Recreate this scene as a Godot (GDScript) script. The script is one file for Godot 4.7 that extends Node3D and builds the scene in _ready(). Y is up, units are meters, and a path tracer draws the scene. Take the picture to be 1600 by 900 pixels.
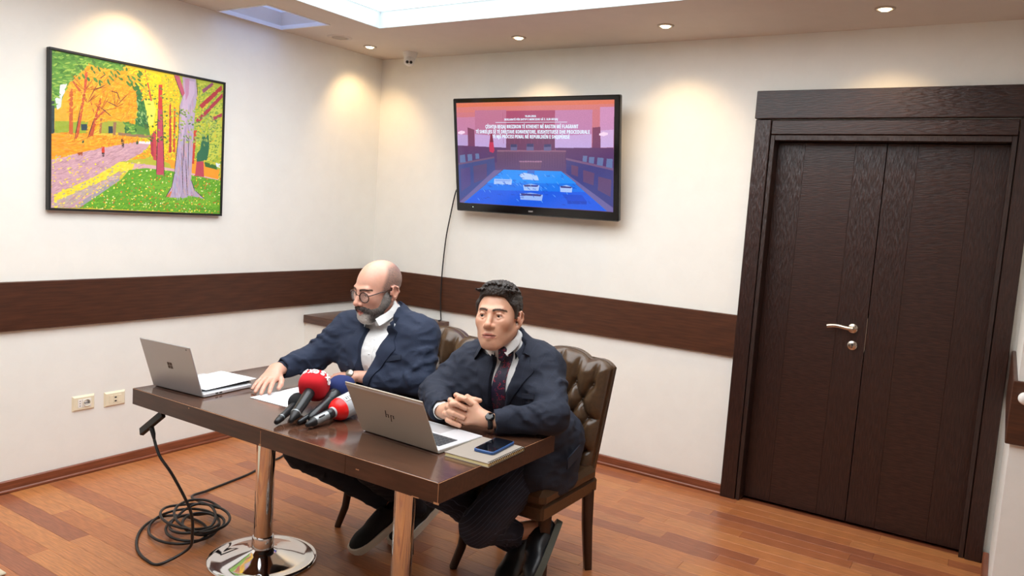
extends Node3D
# A meeting room with two seated men at a table. World: x along the back wall, z out of it, origin in the back-left corner of the floor.

const CEIL := 2.58
const WALL_R := 4.10
const TABLE_Y := 0.728
var rng := RandomNumberGenerator.new()
var M := {}
var taken := {}

# ---------------------------------------------------------------- helpers
func mb() -> SurfaceTool:
	var st := SurfaceTool.new()
	st.begin(Mesh.PRIMITIVE_TRIANGLES)
	st.set_smooth_group(-1)
	return st

func numbered(called: String) -> String:
	var n: int = taken.get(called, 0)
	taken[called] = n + 1
	return called if n == 0 else "%s_%03d" % [called, n]

func obj(called: String, st: SurfaceTool, m: Material, parent: Node3D = null, normals := true) -> MeshInstance3D:
	if normals:
		st.generate_normals()
	return inst(called, st.commit(), m, parent)

func inst(called: String, mesh: Mesh, m: Material, parent: Node3D = null) -> MeshInstance3D:
	var o := MeshInstance3D.new()
	o.mesh = mesh
	o.material_override = m
	if parent == null:
		o.name = numbered(called)
		add_child(o)
	else:
		o.name = called
		parent.add_child(o, true)
	return o

func thing(called: String, label: String, category: String, at := Vector3.ZERO, group := "") -> Node3D:
	var o := Node3D.new()
	o.name = numbered(called)
	add_child(o)
	o.position = at
	tag(o, label, category, group)
	return o

func tag(o: Node, label: String, category: String, group := "") -> Node:
	o.set_meta("label", label)
	o.set_meta("category", category)
	if group:
		o.set_meta("group", group)
	return o

func struct(called: String, st: SurfaceTool, m: Material, label := "") -> MeshInstance3D:
	var o := obj(called, st, m)
	o.set_meta("kind", "structure")
	if label:
		o.set_meta("label", label)
	return o

func tri(st: SurfaceTool, a: Vector3, b: Vector3, c: Vector3) -> void:
	st.add_vertex(a); st.add_vertex(c); st.add_vertex(b)

func quad(st: SurfaceTool, a: Vector3, b: Vector3, c: Vector3, d: Vector3) -> void:  # counter-clockwise seen from outside
	tri(st, a, b, c)
	tri(st, a, c, d)

func quad_uv(st: SurfaceTool, a: Vector3, b: Vector3, c: Vector3, d: Vector3) -> void:  # uv (0,1) at a, (1,1) at b, (1,0) at c, (0,0) at d
	var p := [a, c, b, a, d, c]
	var u := [Vector2(0, 1), Vector2(1, 0), Vector2(1, 1), Vector2(0, 1), Vector2(0, 0), Vector2(1, 0)]
	for i in 6:
		st.set_uv(u[i])
		st.add_vertex(p[i])

func bx(st: SurfaceTool, lo: Vector3, hi: Vector3, t := Transform3D()) -> void:
	var v := []
	for i in 8:
		v.append(t * Vector3(hi.x if i & 1 else lo.x, hi.y if i & 2 else lo.y, hi.z if i & 4 else lo.z))
	quad(st, v[4], v[5], v[7], v[6]); quad(st, v[1], v[0], v[2], v[3])
	quad(st, v[5], v[1], v[3], v[7]); quad(st, v[0], v[4], v[6], v[2])
	quad(st, v[6], v[7], v[3], v[2]); quad(st, v[0], v[1], v[5], v[4])

func bevel(st: SurfaceTool, lo: Vector3, hi: Vector3, r: float, t := Transform3D()) -> void:  # box with chamfered edges
	var c := (lo + hi) / 2
	var h := (hi - lo) / 2
	var pt := func(s: Vector3, axis: int) -> Vector3:
		var p := h - Vector3(r, r, r)
		p[axis] = h[axis]
		return t * (c + p * s)
	var sg := [-1.0, 1.0]
	for a in 3:
		var b := (a + 1) % 3
		var d := (a + 2) % 3
		for s in sg:
			var q := []
			for k in [[-1.0, -1.0], [1.0, -1.0], [1.0, 1.0], [-1.0, 1.0]]:
				var v := Vector3.ZERO
				v[a] = s; v[b] = k[0]; v[d] = k[1]
				q.append(pt.call(v, a))
			if s > 0: quad(st, q[0], q[1], q[2], q[3])
			else: quad(st, q[3], q[2], q[1], q[0])
		for s1 in sg:  # edge along axis a, between faces b and d
			for s2 in sg:
				var u := Vector3.ZERO
				u[b] = s1; u[d] = s2
				var e0 := u; e0[a] = -1.0
				var e1 := u; e1[a] = 1.0
				if s1 * s2 > 0: quad(st, pt.call(e0, b), pt.call(e1, b), pt.call(e1, d), pt.call(e0, d)) if false else quad(st, pt.call(e0, d), pt.call(e0, b), pt.call(e1, b), pt.call(e1, d))
				else: quad(st, pt.call(e1, d), pt.call(e1, b), pt.call(e0, b), pt.call(e0, d))
	for i in 8:
		var s := Vector3(1.0 if i & 1 else -1.0, 1.0 if i & 2 else -1.0, 1.0 if i & 4 else -1.0)
		var x: Vector3 = pt.call(s, 0); var y: Vector3 = pt.call(s, 1); var z: Vector3 = pt.call(s, 2)
		if s.x * s.y * s.z > 0: tri(st, x, y, z)
		else: tri(st, z, y, x)

func slab(st: SurfaceTool, us: Array, vs: Array, skip: Callable, lo: float, hi: float, axis: int) -> void:  # boxes on a grid, without the cells that skip() names; axis is the thin one
	for i in us.size() - 1:
		for j in vs.size() - 1:
			if skip.call((us[i] + us[i + 1]) / 2.0, (vs[j] + vs[j + 1]) / 2.0):
				continue
			if axis == 0: bx(st, Vector3(lo, vs[j], us[i]), Vector3(hi, vs[j + 1], us[i + 1]))
			elif axis == 1: bx(st, Vector3(us[i], lo, vs[j]), Vector3(us[i + 1], hi, vs[j + 1]))
			else: bx(st, Vector3(us[i], vs[j], lo), Vector3(us[i + 1], vs[j + 1], hi))

func tube(st: SurfaceTool, pts: Array, r, sides := 8, caps := true, squash := 1.0) -> void:  # r: a number or one per point
	st.set_smooth_group(0)
	var n := pts.size()
	var rings := []
	var side := Vector3.UP
	for i in n:
		var d: Vector3 = (pts[mini(i + 1, n - 1)] - pts[maxi(i - 1, 0)]).normalized()
		if i == 0:
			side = d.cross(Vector3.UP if absf(d.y) < 0.9 else Vector3.RIGHT).normalized()
		side = (side - d * side.dot(d)).normalized()
		var up := side.cross(d).normalized()
		var rad: float = r[i] if r is Array else r
		var ring := []
		for k in sides:
			var a := TAU * k / sides
			ring.append(pts[i] + (side * cos(a) + up * sin(a) * squash) * rad)
		rings.append(ring)
	for i in n - 1:
		for k in sides:
			var k2 := (k + 1) % sides
			quad(st, rings[i][k], rings[i + 1][k], rings[i + 1][k2], rings[i][k2])
	if caps:
		st.set_smooth_group(-1)
		for k in sides:
			var k2 := (k + 1) % sides
			tri(st, pts[0], rings[0][k], rings[0][k2])
			tri(st, pts[n - 1], rings[n - 1][k2], rings[n - 1][k])
	st.set_smooth_group(-1)

func lathe(st: SurfaceTool, prof: Array, segs := 24, t := Transform3D(), smooth := true) -> void:  # prof: Vector2(radius, height) from bottom to top along the outside
	if smooth: st.set_smooth_group(0)
	for i in prof.size() - 1:
		for k in segs:
			var a := TAU * k / segs
			var b := TAU * (k + 1) / segs
			var p: Vector2 = prof[i]; var q: Vector2 = prof[i + 1]
			var v0 := t * Vector3(p.x * cos(a), p.y, -p.x * sin(a)); var v1 := t * Vector3(p.x * cos(b), p.y, -p.x * sin(b))
			var v2 := t * Vector3(q.x * cos(b), q.y, -q.x * sin(b)); var v3 := t * Vector3(q.x * cos(a), q.y, -q.x * sin(a))
			if p.x < 1e-6: tri(st, v0, v2, v3)
			elif q.x < 1e-6: tri(st, v0, v1, v2)
			else: quad(st, v0, v1, v2, v3)
	st.set_smooth_group(-1)

func curve(pts: Array, step := 0.012) -> Array:  # a smooth line through the points
	var c := Curve3D.new()
	var n := pts.size()
	for i in n:
		var m: Vector3 = (pts[mini(i + 1, n - 1)] - pts[maxi(i - 1, 0)]) / 6.0
		c.add_point(pts[i], -m, m)
	c.bake_interval = step
	return Array(c.get_baked_points())

func along(a: Vector3, b: Vector3, up := Vector3.UP) -> Transform3D:  # y axis from a to b, origin at a
	var y := (b - a).normalized()
	var x := y.cross(up)
	if x.length() < 1e-3: x = y.cross(Vector3.RIGHT)
	x = x.normalized()
	return Transform3D(Basis(x, y, x.cross(y)), a)

func words(called: String, text: String, height: float, m: Material, parent: Node3D, t: Transform3D, depth := 0.0006, wide := 0.0, bold := 700) -> MeshInstance3D:
	var tm := TextMesh.new()
	var f := SystemFont.new()
	f.font_names = PackedStringArray(["Droid Sans"])
	f.font_weight = bold
	tm.font = f
	tm.text = text
	tm.font_size = 32
	tm.pixel_size = height / 32.0
	tm.depth = depth
	tm.curve_step = 2.0
	var o := inst(called, tm, m, parent)
	var s := 1.0
	if wide > 0.0 and tm.get_aabb().size.x > 0.0:
		s = wide / tm.get_aabb().size.x
	o.transform = t * Transform3D(Basis.from_scale(Vector3(s, 1, 1)), Vector3.ZERO)
	return o

# ---------------------------------------------------------------- materials
func noise_tex(freq: float, lo: float, hi: float, oct := 4, sd := 1, size := 512, kind := FastNoiseLite.TYPE_SIMPLEX_SMOOTH) -> NoiseTexture2D:
	var n := FastNoiseLite.new()
	n.noise_type = kind
	n.frequency = freq
	n.fractal_octaves = oct
	n.seed = sd
	var t := NoiseTexture2D.new()
	t.width = size; t.height = size
	t.seamless = true
	t.noise = n
	var g := Gradient.new()
	g.set_color(0, Color(lo, lo, lo)); g.set_color(1, Color(hi, hi, hi))
	t.color_ramp = g
	return t

func bump_tex(freq: float, strength: float, oct := 4, sd := 1, size := 512) -> NoiseTexture2D:
	var n := FastNoiseLite.new()
	n.noise_type = FastNoiseLite.TYPE_SIMPLEX_SMOOTH
	n.frequency = freq
	n.fractal_octaves = oct
	n.seed = sd
	var t := NoiseTexture2D.new()
	t.width = size; t.height = size
	t.seamless = true
	t.noise = n
	t.as_normal_map = true
	t.bump_strength = strength
	return t

func mat(c: Color, rough := 0.6, metal := 0.0) -> StandardMaterial3D:
	var m := StandardMaterial3D.new()
	m.albedo_color = c
	m.roughness = rough
	m.metallic = metal
	return m

func grained(c: Color, tex: Texture2D, scale: Vector3, rough: float, world := true, bump: Texture2D = null, amount := 0.3) -> StandardMaterial3D:
	var m := mat(c, rough)
	m.albedo_texture = tex
	m.uv1_triplanar = true
	m.uv1_world_triplanar = world
	m.uv1_triplanar_sharpness = 8.0
	m.uv1_scale = scale
	if bump:
		m.normal_enabled = true
		m.normal_texture = bump
		m.normal_scale = amount
	return m

func rgb(r: int, g: int, b: int) -> Color:
	return Color(r / 255.0, g / 255.0, b / 255.0)

func make_materials() -> void:
	var grain := noise_tex(0.012, 0.72, 1.0, 5, 3)
	var fine := noise_tex(0.03, 0.5, 1.0, 5, 5)
	var soft := noise_tex(0.01, 0.985, 1.0, 3, 7)
	var grain_bump := bump_tex(0.03, 5.0, 4, 5)
	var wall_bump := bump_tex(0.05, 2.0, 3, 11)
	M.wall = grained(rgb(241, 240, 233), soft, Vector3(1, 1, 1), 0.6, true, wall_bump, 0.04)
	M.ceiling = grained(rgb(216, 206, 195), soft, Vector3(1, 1, 1), 0.8)
	M.shaft = mat(rgb(236, 240, 246), 0.7)
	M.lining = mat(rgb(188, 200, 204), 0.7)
	M.rail_x = grained(rgb(88, 49, 28), grain, Vector3(0.7, 9, 9), 0.42)
	M.rail_z = grained(rgb(82, 45, 27), grain, Vector3(9, 9, 0.7), 0.42)
	M.base_x = grained(rgb(150, 84, 56), grain, Vector3(0.6, 9, 9), 0.35)
	M.base_z = grained(rgb(150, 84, 56), grain, Vector3(9, 9, 0.6), 0.35)
	M.door_v = grained(rgb(62, 35, 28), fine, Vector3(9, 0.7, 9), 0.36, true, grain_bump, 0.3)
	M.door_h = grained(rgb(65, 37, 29), fine, Vector3(0.8, 8, 8), 0.36, true, grain_bump, 0.3)
	M.jamb = grained(rgb(62, 41, 35), fine, Vector3(9, 0.7, 9), 0.4, true, grain_bump, 0.4)
	M.table = grained(rgb(96, 64, 48), grain, Vector3(0.8, 6, 7), 0.16, true, grain_bump, 0.03)
	M.table.clearcoat_enabled = true
	M.table.clearcoat = 0.5
	M.table.clearcoat_roughness = 0.1
	M.table_edge = grained(rgb(82, 52, 38), grain, Vector3(0.8, 6, 7), 0.34)
	M.chip = mat(rgb(190, 140, 100), 0.8)
	M.shelf = grained(rgb(104, 72, 58), grain, Vector3(0.8, 7, 7), 0.35)
	M.chrome = mat(rgb(225, 225, 225), 0.06, 1.0)
	M.nickel = mat(rgb(200, 192, 180), 0.25, 1.0)
	M.black = mat(rgb(18, 18, 20), 0.45)
	M.black_gloss = mat(rgb(10, 10, 12), 0.12)
	M.rubber = mat(rgb(26, 26, 27), 0.5)
	M.cable = mat(rgb(22, 22, 23), 0.4)
	M.white_plastic = mat(rgb(240, 238, 232), 0.4)
	M.cream_plastic = mat(rgb(236, 226, 198), 0.35)
	M.hole = mat(rgb(50, 46, 42), 0.7)
	M.paper = mat(rgb(246, 248, 250), 0.8)
	M.ink = mat(rgb(120, 122, 130), 0.9)
	M.silver = mat(rgb(186, 185, 186), 0.4, 0.45)
	M.silver_light = mat(rgb(214, 215, 218), 0.4, 0.4)
	M.champagne = mat(rgb(190, 180, 164), 0.42, 0.3)
	M.logo_dark = mat(rgb(70, 48, 46), 0.25, 0.4)
	M.key = mat(rgb(44, 46, 50), 0.6)
	M.key_grey = mat(rgb(150, 152, 156), 0.6)
	M.screen_off = mat(rgb(12, 13, 16), 0.1)
	M.leather = grained(rgb(84, 61, 40), noise_tex(0.02, 0.82, 1.0, 3, 21), Vector3(4, 4, 4), 0.3, false, bump_tex(0.06, 3.0, 3, 22), 0.16)
	M.leather_leg = mat(rgb(54, 32, 22), 0.35)
	M.foam_red = grained(rgb(206, 18, 34), noise_tex(0.2, 0.85, 1.0, 2, 31, 256), Vector3(12, 12, 12), 0.95, false, bump_tex(0.25, 4.0, 2, 32, 256), 0.3)
	M.foam_blue = grained(rgb(26, 42, 98), noise_tex(0.2, 0.85, 1.0, 2, 31, 256), Vector3(12, 12, 12), 0.95, false, bump_tex(0.25, 4.0, 2, 32, 256), 0.3)
	M.foam_black = mat(rgb(20, 20, 22), 0.95)
	M.foam_grey = mat(rgb(176, 178, 180), 0.6)
	M.mic_body = mat(rgb(38, 40, 42), 0.28, 0.3)
	M.mic_silver = mat(rgb(150, 156, 158), 0.35, 0.6)
	M.red_plastic = mat(rgb(226, 20, 20), 0.35)
	M.print_white = mat(rgb(250, 240, 240), 0.7)
	M.gold = mat(rgb(206, 166, 84), 0.25, 1.0)
	M.book_cover = mat(rgb(146, 136, 125), 0.6)
	M.book_pages = mat(rgb(244, 232, 176), 0.85)
	M.wire = mat(rgb(70, 64, 52), 0.35, 0.8)
	M.phone_case = mat(rgb(44, 84, 142), 0.45)
	M.phone_glass = mat(rgb(8, 10, 16), 0.06)
	M.grille = mat(rgb(186, 174, 160), 0.6)
	M.cam_white = mat(rgb(222, 220, 216), 0.4)
	var glass := mat(Color(0.95, 0.97, 0.98, 0.1), 0.03)
	glass.transparency = BaseMaterial3D.TRANSPARENCY_ALPHA
	M.glass = glass
	var p := mat(rgb(250, 252, 255), 0.6)
	p.emission_enabled = true
	p.emission = Color(0.95, 0.985, 1.0)
	p.emission_energy_multiplier = 1.6
	M.panel = p
	var l := mat(rgb(255, 248, 235), 0.5)
	l.emission_enabled = true
	l.emission = Color(1.0, 0.9, 0.72)
	l.emission_energy_multiplier = 9.0
	M.lamp = l
const PAINTING := [
	[214,190,60,0.000,0.000,1.000,0.000,1.000,1.000,0.000,1.000],
	[176,190,58,0.705,0.001,1.000,0.000,0.998,0.687,0.722,0.683],
	[196,206,80,0.913,0.189,1.000,0.127,1.000,0.530,0.910,0.603],
	[238,214,30,0.387,0.008,0.705,0.005,0.717,0.506,0.528,0.502,0.498,0.266,0.435,0.083],
	[222,226,90,0.438,0.235,0.545,0.200,0.565,0.268,0.550,0.385,0.478,0.410,0.417,0.323],
	[236,176,40,0.057,0.180,0.189,0.013,0.376,0.021,0.448,0.129,0.453,0.274,0.442,0.409,0.338,0.385,0.186,0.503,0.053,0.523],
	[245,164,26,0.242,0.032,0.382,0.026,0.450,0.135,0.451,0.275,0.440,0.409,0.360,0.374,0.282,0.387,0.247,0.272],
	[92,150,56,0.000,0.000,0.381,0.002,0.359,0.052,0.276,0.051,0.189,0.045,0.113,0.155,0.088,0.193,0.064,0.262,0.040,0.351,0.006,0.370],
	[220,226,226,0.043,0.209,0.078,0.195,0.066,0.255,0.051,0.291,0.039,0.280],
	[210,222,226,0.019,0.303,0.056,0.257,0.048,0.349,0.030,0.372],
	[216,170,50,0.018,0.374,0.070,0.352,0.081,0.421,0.061,0.444,0.021,0.444],
	[150,170,50,0.019,0.444,0.185,0.417,0.186,0.496,0.019,0.524],
	[160,170,60,0.249,0.406,0.383,0.384,0.396,0.458,0.251,0.487],
	[48,66,70,0.000,0.320,0.016,0.317,0.018,0.605,0.000,0.608],
	[54,116,60,0.436,0.104,0.472,0.131,0.501,0.265,0.533,0.459,0.385,0.467,0.389,0.383,0.442,0.409,0.457,0.274],
	[90,140,60,0.389,0.383,0.526,0.417,0.533,0.459,0.397,0.472],
	[36,62,74,0.294,0.433,0.318,0.429,0.319,0.476,0.295,0.480],
	[36,62,74,0.149,0.443,0.180,0.437,0.184,0.477,0.152,0.482],
	[244,156,28,0.000,0.527,0.072,0.507,0.229,0.503,0.443,0.479,0.534,0.499,0.285,0.577,0.147,0.634,0.003,0.690],
	[150,120,90,0.345,0.466,0.533,0.459,0.533,0.480,0.351,0.485],
	[202,160,172,0.003,0.690,0.285,0.571,0.444,0.519,0.535,0.510,0.505,0.574,0.412,0.644,0.361,0.719,0.153,0.993,0.000,1.000],
	[238,228,236,0.468,0.508,0.535,0.501,0.536,0.521,0.468,0.525],
	[242,158,44,0.505,0.569,0.535,0.537,0.732,0.563,0.990,0.656,0.985,0.735,0.683,0.675,0.401,0.668],
	[182,184,60,0.366,0.663,0.555,0.606,0.656,0.646,0.670,0.688,0.556,0.678,0.401,0.676],
	[246,190,40,0.591,0.034,0.705,0.008,0.718,0.535,0.622,0.555],
	[218,172,180,0.412,0.666,0.556,0.668,0.683,0.681,0.992,0.734,0.990,0.750,0.736,0.711,0.532,0.702,0.402,0.715],
	[236,216,64,0.360,0.664,0.447,0.671,0.431,0.712,0.362,0.733,0.257,0.824,0.019,0.960,0.015,0.915,0.213,0.788],
	[160,154,164,0.345,0.770,0.364,0.788,0.153,0.993,0.111,0.995],
	[186,170,160,0.257,0.811,0.356,0.733,0.363,0.769,0.080,0.996,0.010,1.000,0.019,0.960],
	[100,166,40,0.413,0.717,0.508,0.693,0.657,0.697,1.000,0.740,1.000,1.000,0.147,0.993,0.368,0.788],
	[116,178,48,0.462,0.794,0.659,0.763,0.959,0.846,0.991,0.953,0.612,0.927],
	[196,84,50,0.167,0.090,0.183,0.100,0.173,0.234,0.135,0.541,0.118,0.541,0.147,0.331,0.162,0.209],
	[186,78,44,0.246,0.252,0.258,0.259,0.240,0.367,0.210,0.522,0.187,0.520,0.217,0.398],
	[196,96,44,0.088,0.220,0.107,0.221,0.109,0.521,0.089,0.529],
	[190,90,50,0.097,0.152,0.155,0.231,0.153,0.257,0.095,0.165],
	[190,90,50,0.232,0.375,0.275,0.321,0.281,0.330,0.233,0.395],
	[190,90,50,0.198,0.268,0.221,0.344,0.214,0.359,0.195,0.282],
	[170,110,60,0.249,0.386,0.262,0.384,0.256,0.486,0.244,0.488],
	[150,110,80,0.321,0.401,0.338,0.398,0.334,0.488,0.319,0.490],
	[196,70,60,0.493,0.014,0.500,0.012,0.541,0.215,0.531,0.217],
	[192,70,76,0.551,0.428,0.570,0.410,0.575,0.634,0.553,0.628],
	[170,56,74,0.533,0.459,0.551,0.435,0.555,0.613,0.539,0.587],
	[200,64,52,0.578,0.094,0.600,0.089,0.604,0.261,0.577,0.273],
	[190,74,96,0.577,0.273,0.604,0.261,0.624,0.739,0.575,0.732],
	[180,66,60,0.646,0.210,0.656,0.208,0.667,0.564,0.649,0.566],
	[196,84,50,0.676,0.233,0.685,0.231,0.690,0.561,0.673,0.563],
	[180,58,66,0.838,0.191,0.987,0.009,0.994,0.043,0.858,0.212],
	[176,60,76,0.816,0.305,0.995,0.069,0.999,0.099,0.833,0.327],
	[170,62,84,0.922,0.267,0.996,0.220,0.997,0.248,0.930,0.290],
	[150,80,110,0.854,0.072,0.924,0.001,0.933,0.020,0.865,0.095],
	[196,70,50,0.794,0.391,0.828,0.370,0.814,0.629,0.800,0.630],
	[178,162,190,0.724,0.004,0.811,0.002,0.825,0.116,0.814,0.208,0.807,0.374,0.797,0.751,0.822,0.828,0.893,0.890,0.786,0.869,0.760,0.892,0.636,0.891,0.673,0.809,0.688,0.701,0.709,0.411,0.710,0.227,0.732,0.134],
	[196,176,206,0.751,0.027,0.805,0.023,0.807,0.104,0.770,0.216,0.747,0.383,0.730,0.474,0.723,0.224],
	[186,140,176,0.739,0.015,0.771,0.008,0.767,0.127,0.749,0.175],
	[186,90,116,0.671,0.004,0.705,0.005,0.742,0.120,0.727,0.153],
	[48,108,76,0.863,0.418,0.907,0.401,0.915,0.479,0.904,0.591,0.830,0.615,0.831,0.551,0.852,0.518],
	[184,70,88,0.830,0.612,0.877,0.603,0.883,0.722,0.822,0.721],
	[214,120,70,0.636,0.891,0.680,0.827,0.662,0.889],
	[60,110,50,0.882,0.606,0.968,0.627,0.976,0.658,0.890,0.643],
	[224,236,240,0.960,0.605,0.993,0.606,0.994,0.643,0.968,0.635],
	[204,60,34,0.258,0.572,0.274,0.573,0.276,0.613,0.260,0.615],
	[50,30,30,0.260,0.615,0.275,0.613,0.273,0.641,0.262,0.642],
	[40,40,46,0.365,0.503,0.381,0.500,0.383,0.536,0.366,0.539],
	[70,60,60,0.368,0.538,0.382,0.536,0.382,0.564,0.371,0.566],
	[50,80,50,0.449,0.496,0.463,0.494,0.463,0.531,0.452,0.533],
	[50,90,70,0.152,0.533,0.165,0.531,0.165,0.563,0.154,0.565],
	[160,80,40,0.132,0.631,0.159,0.622,0.159,0.646,0.136,0.646],
]
const PAINTING_LINES := [
	[0.688,0.701,0.673,0.809],
	[0.673,0.809,0.636,0.891],
	[0.709,0.411,0.688,0.701],
	[0.710,0.227,0.709,0.411],
	[0.797,0.751,0.822,0.828],
	[0.822,0.828,0.893,0.890],
	[0.575,0.732,0.577,0.273],
	[0.624,0.739,0.604,0.261],
	[0.187,0.520,0.217,0.398],
	[0.118,0.541,0.147,0.331],
	[0.732,0.563,0.745,0.830],
	[0.760,0.619,0.773,0.858],
	[0.745,0.443,0.744,0.621],
	[0.775,0.423,0.775,0.678],
	[0.818,0.000,0.825,0.116],
	[0.671,0.004,0.727,0.153],
	[0.300,0.194,0.348,0.201],
	[0.244,0.125,0.276,0.091],
	[0.213,0.212,0.278,0.158],
	[0.280,0.266,0.347,0.294],
	[0.334,0.187,0.358,0.251],
	[0.315,0.368,0.248,0.312],
]
const COURTROOM := [
	[196,120,130,0.000,0.000,1.000,0.000,0.998,0.432,0.000,0.477],
	[216,120,84,0.000,0.000,1.000,0.000,1.000,0.041,0.000,0.044],
	[206,124,118,0.000,0.041,1.000,0.038,1.000,0.083,0.000,0.094],
	[188,130,168,0.000,0.140,0.165,0.139,0.135,0.437,0.000,0.419],
	[176,116,150,0.131,0.074,0.343,0.075,0.338,0.435,0.123,0.427],
	[150,70,110,0.343,0.083,0.654,0.083,0.648,0.432,0.338,0.445],
	[182,132,178,0.654,0.083,0.876,0.083,0.872,0.425,0.650,0.429],
	[196,150,196,0.919,0.061,1.000,0.061,0.997,0.417,0.920,0.420],
	[184,168,214,0.001,0.307,0.076,0.314,0.073,0.419,0.000,0.419],
	[192,174,220,0.126,0.304,0.339,0.328,0.338,0.435,0.123,0.431],
	[196,178,226,0.652,0.319,0.872,0.301,0.872,0.425,0.651,0.428],
	[206,186,230,0.923,0.269,0.998,0.260,0.997,0.417,0.924,0.420],
	[104,56,84,0.075,0.239,0.122,0.263,0.122,0.504,0.074,0.490],
	[104,56,84,0.877,0.243,0.922,0.236,0.924,0.466,0.875,0.453],
	[80,50,84,0.000,0.419,0.343,0.435,0.341,0.576,0.001,0.596],
	[80,50,84,0.648,0.429,0.997,0.420,0.997,0.614,0.710,0.570],
	[92,52,80,0.339,0.347,0.652,0.338,0.651,0.637,0.334,0.659],
	[96,64,84,0.275,0.461,0.716,0.451,0.716,0.633,0.272,0.638],
	[140,96,110,0.277,0.457,0.719,0.451,0.719,0.463,0.277,0.474],
	[110,72,80,0.425,0.564,0.568,0.556,0.562,0.630,0.428,0.639],
	[170,120,130,0.422,0.558,0.571,0.553,0.571,0.566,0.422,0.571],
	[90,96,130,0.366,0.405,0.411,0.403,0.410,0.458,0.366,0.460],
	[40,52,90,0.369,0.401,0.409,0.400,0.408,0.426,0.368,0.427],
	[90,96,130,0.472,0.398,0.518,0.396,0.518,0.456,0.471,0.459],
	[40,52,90,0.474,0.394,0.516,0.393,0.516,0.421,0.474,0.423],
	[90,96,130,0.583,0.400,0.629,0.398,0.629,0.455,0.582,0.457],
	[40,52,90,0.585,0.397,0.627,0.395,0.627,0.420,0.585,0.422],
	[200,40,70,0.234,0.302,0.245,0.301,0.258,0.465,0.249,0.488,0.224,0.475,0.222,0.417],
	[110,30,50,0.234,0.302,0.245,0.301,0.253,0.383,0.228,0.384],
	[64,70,110,0.000,0.596,0.256,0.524,0.260,0.664,0.089,0.881,0.000,0.977],
	[112,80,96,0.000,0.596,0.256,0.521,0.256,0.538,0.000,0.616],
	[88,66,100,0.015,0.655,0.083,0.633,0.085,0.813,0.015,0.888],
	[92,66,90,0.107,0.623,0.203,0.592,0.200,0.735,0.109,0.794],
	[64,60,100,0.721,0.525,0.997,0.606,0.999,0.953,0.915,0.899,0.721,0.664],
	[120,86,104,0.719,0.519,0.997,0.601,0.997,0.623,0.719,0.538],
	[104,66,80,0.823,0.625,0.889,0.652,0.884,0.764,0.822,0.735],
	[104,66,80,0.912,0.681,0.988,0.706,0.984,0.861,0.910,0.806],
	[104,66,80,0.752,0.583,0.793,0.596,0.791,0.690,0.752,0.670],
	[120,100,130,0.700,0.650,0.721,0.664,0.999,0.961,0.999,0.997,0.956,0.993],
	[120,100,130,0.254,0.656,0.306,0.652,0.031,1.000,0.000,0.995],
	[96,120,150,0.013,0.518,0.050,0.508,0.054,0.586,0.013,0.592],
	[96,120,150,0.068,0.507,0.100,0.502,0.102,0.566,0.070,0.575],
	[96,120,150,0.124,0.498,0.150,0.496,0.152,0.547,0.125,0.551],
	[96,120,150,0.821,0.495,0.847,0.497,0.843,0.553,0.819,0.548],
	[96,120,150,0.858,0.506,0.889,0.507,0.885,0.566,0.855,0.558],
	[96,120,150,0.907,0.509,0.942,0.513,0.937,0.584,0.903,0.577],
	[96,120,150,0.960,0.517,0.994,0.520,0.993,0.602,0.956,0.593],
	[20,120,224,0.317,0.647,0.689,0.644,0.965,0.995,0.031,0.999],
	[30,150,238,0.317,0.647,0.689,0.644,0.783,0.754,0.199,0.786],
	[24,90,214,0.150,0.859,0.834,0.829,0.960,0.995,0.037,0.998],
	[190,215,240,0.252,0.740,0.373,0.742,0.368,0.792,0.248,0.796],
	[200,225,245,0.419,0.694,0.452,0.670,0.540,0.693,0.548,0.738,0.446,0.736],
	[60,110,190,0.475,0.641,0.521,0.641,0.520,0.675,0.474,0.675],
	[190,215,240,0.445,0.791,0.496,0.775,0.552,0.787,0.545,0.839,0.451,0.842],
	[170,200,235,0.422,0.876,0.495,0.861,0.574,0.876,0.566,0.933,0.427,0.934],
	[190,215,240,0.681,0.787,0.721,0.772,0.758,0.788,0.754,0.839,0.684,0.840],
	[70,60,100,0.451,0.787,0.546,0.784,0.539,0.801,0.453,0.805],
	[70,60,100,0.428,0.872,0.566,0.873,0.558,0.891,0.433,0.893],
	[70,60,100,0.684,0.783,0.754,0.785,0.750,0.801,0.687,0.801],
	[150,180,225,0.258,0.748,0.367,0.748,0.361,0.760,0.258,0.765],
	[20,70,190,0.694,0.858,0.814,0.859,0.845,0.915,0.726,0.919],
	[16,60,170,0.726,0.919,0.845,0.915,0.843,0.942,0.729,0.948],
]
# ---------------------------------------------------------------- the room
func opening(x: float, z: float) -> bool:
	return (x > 0.69 and x < 3.45 and z > 0.785 and z < 4.1) or (x > 0.02 and x < 0.455 and z > 0.96 and z < 1.435)

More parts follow.
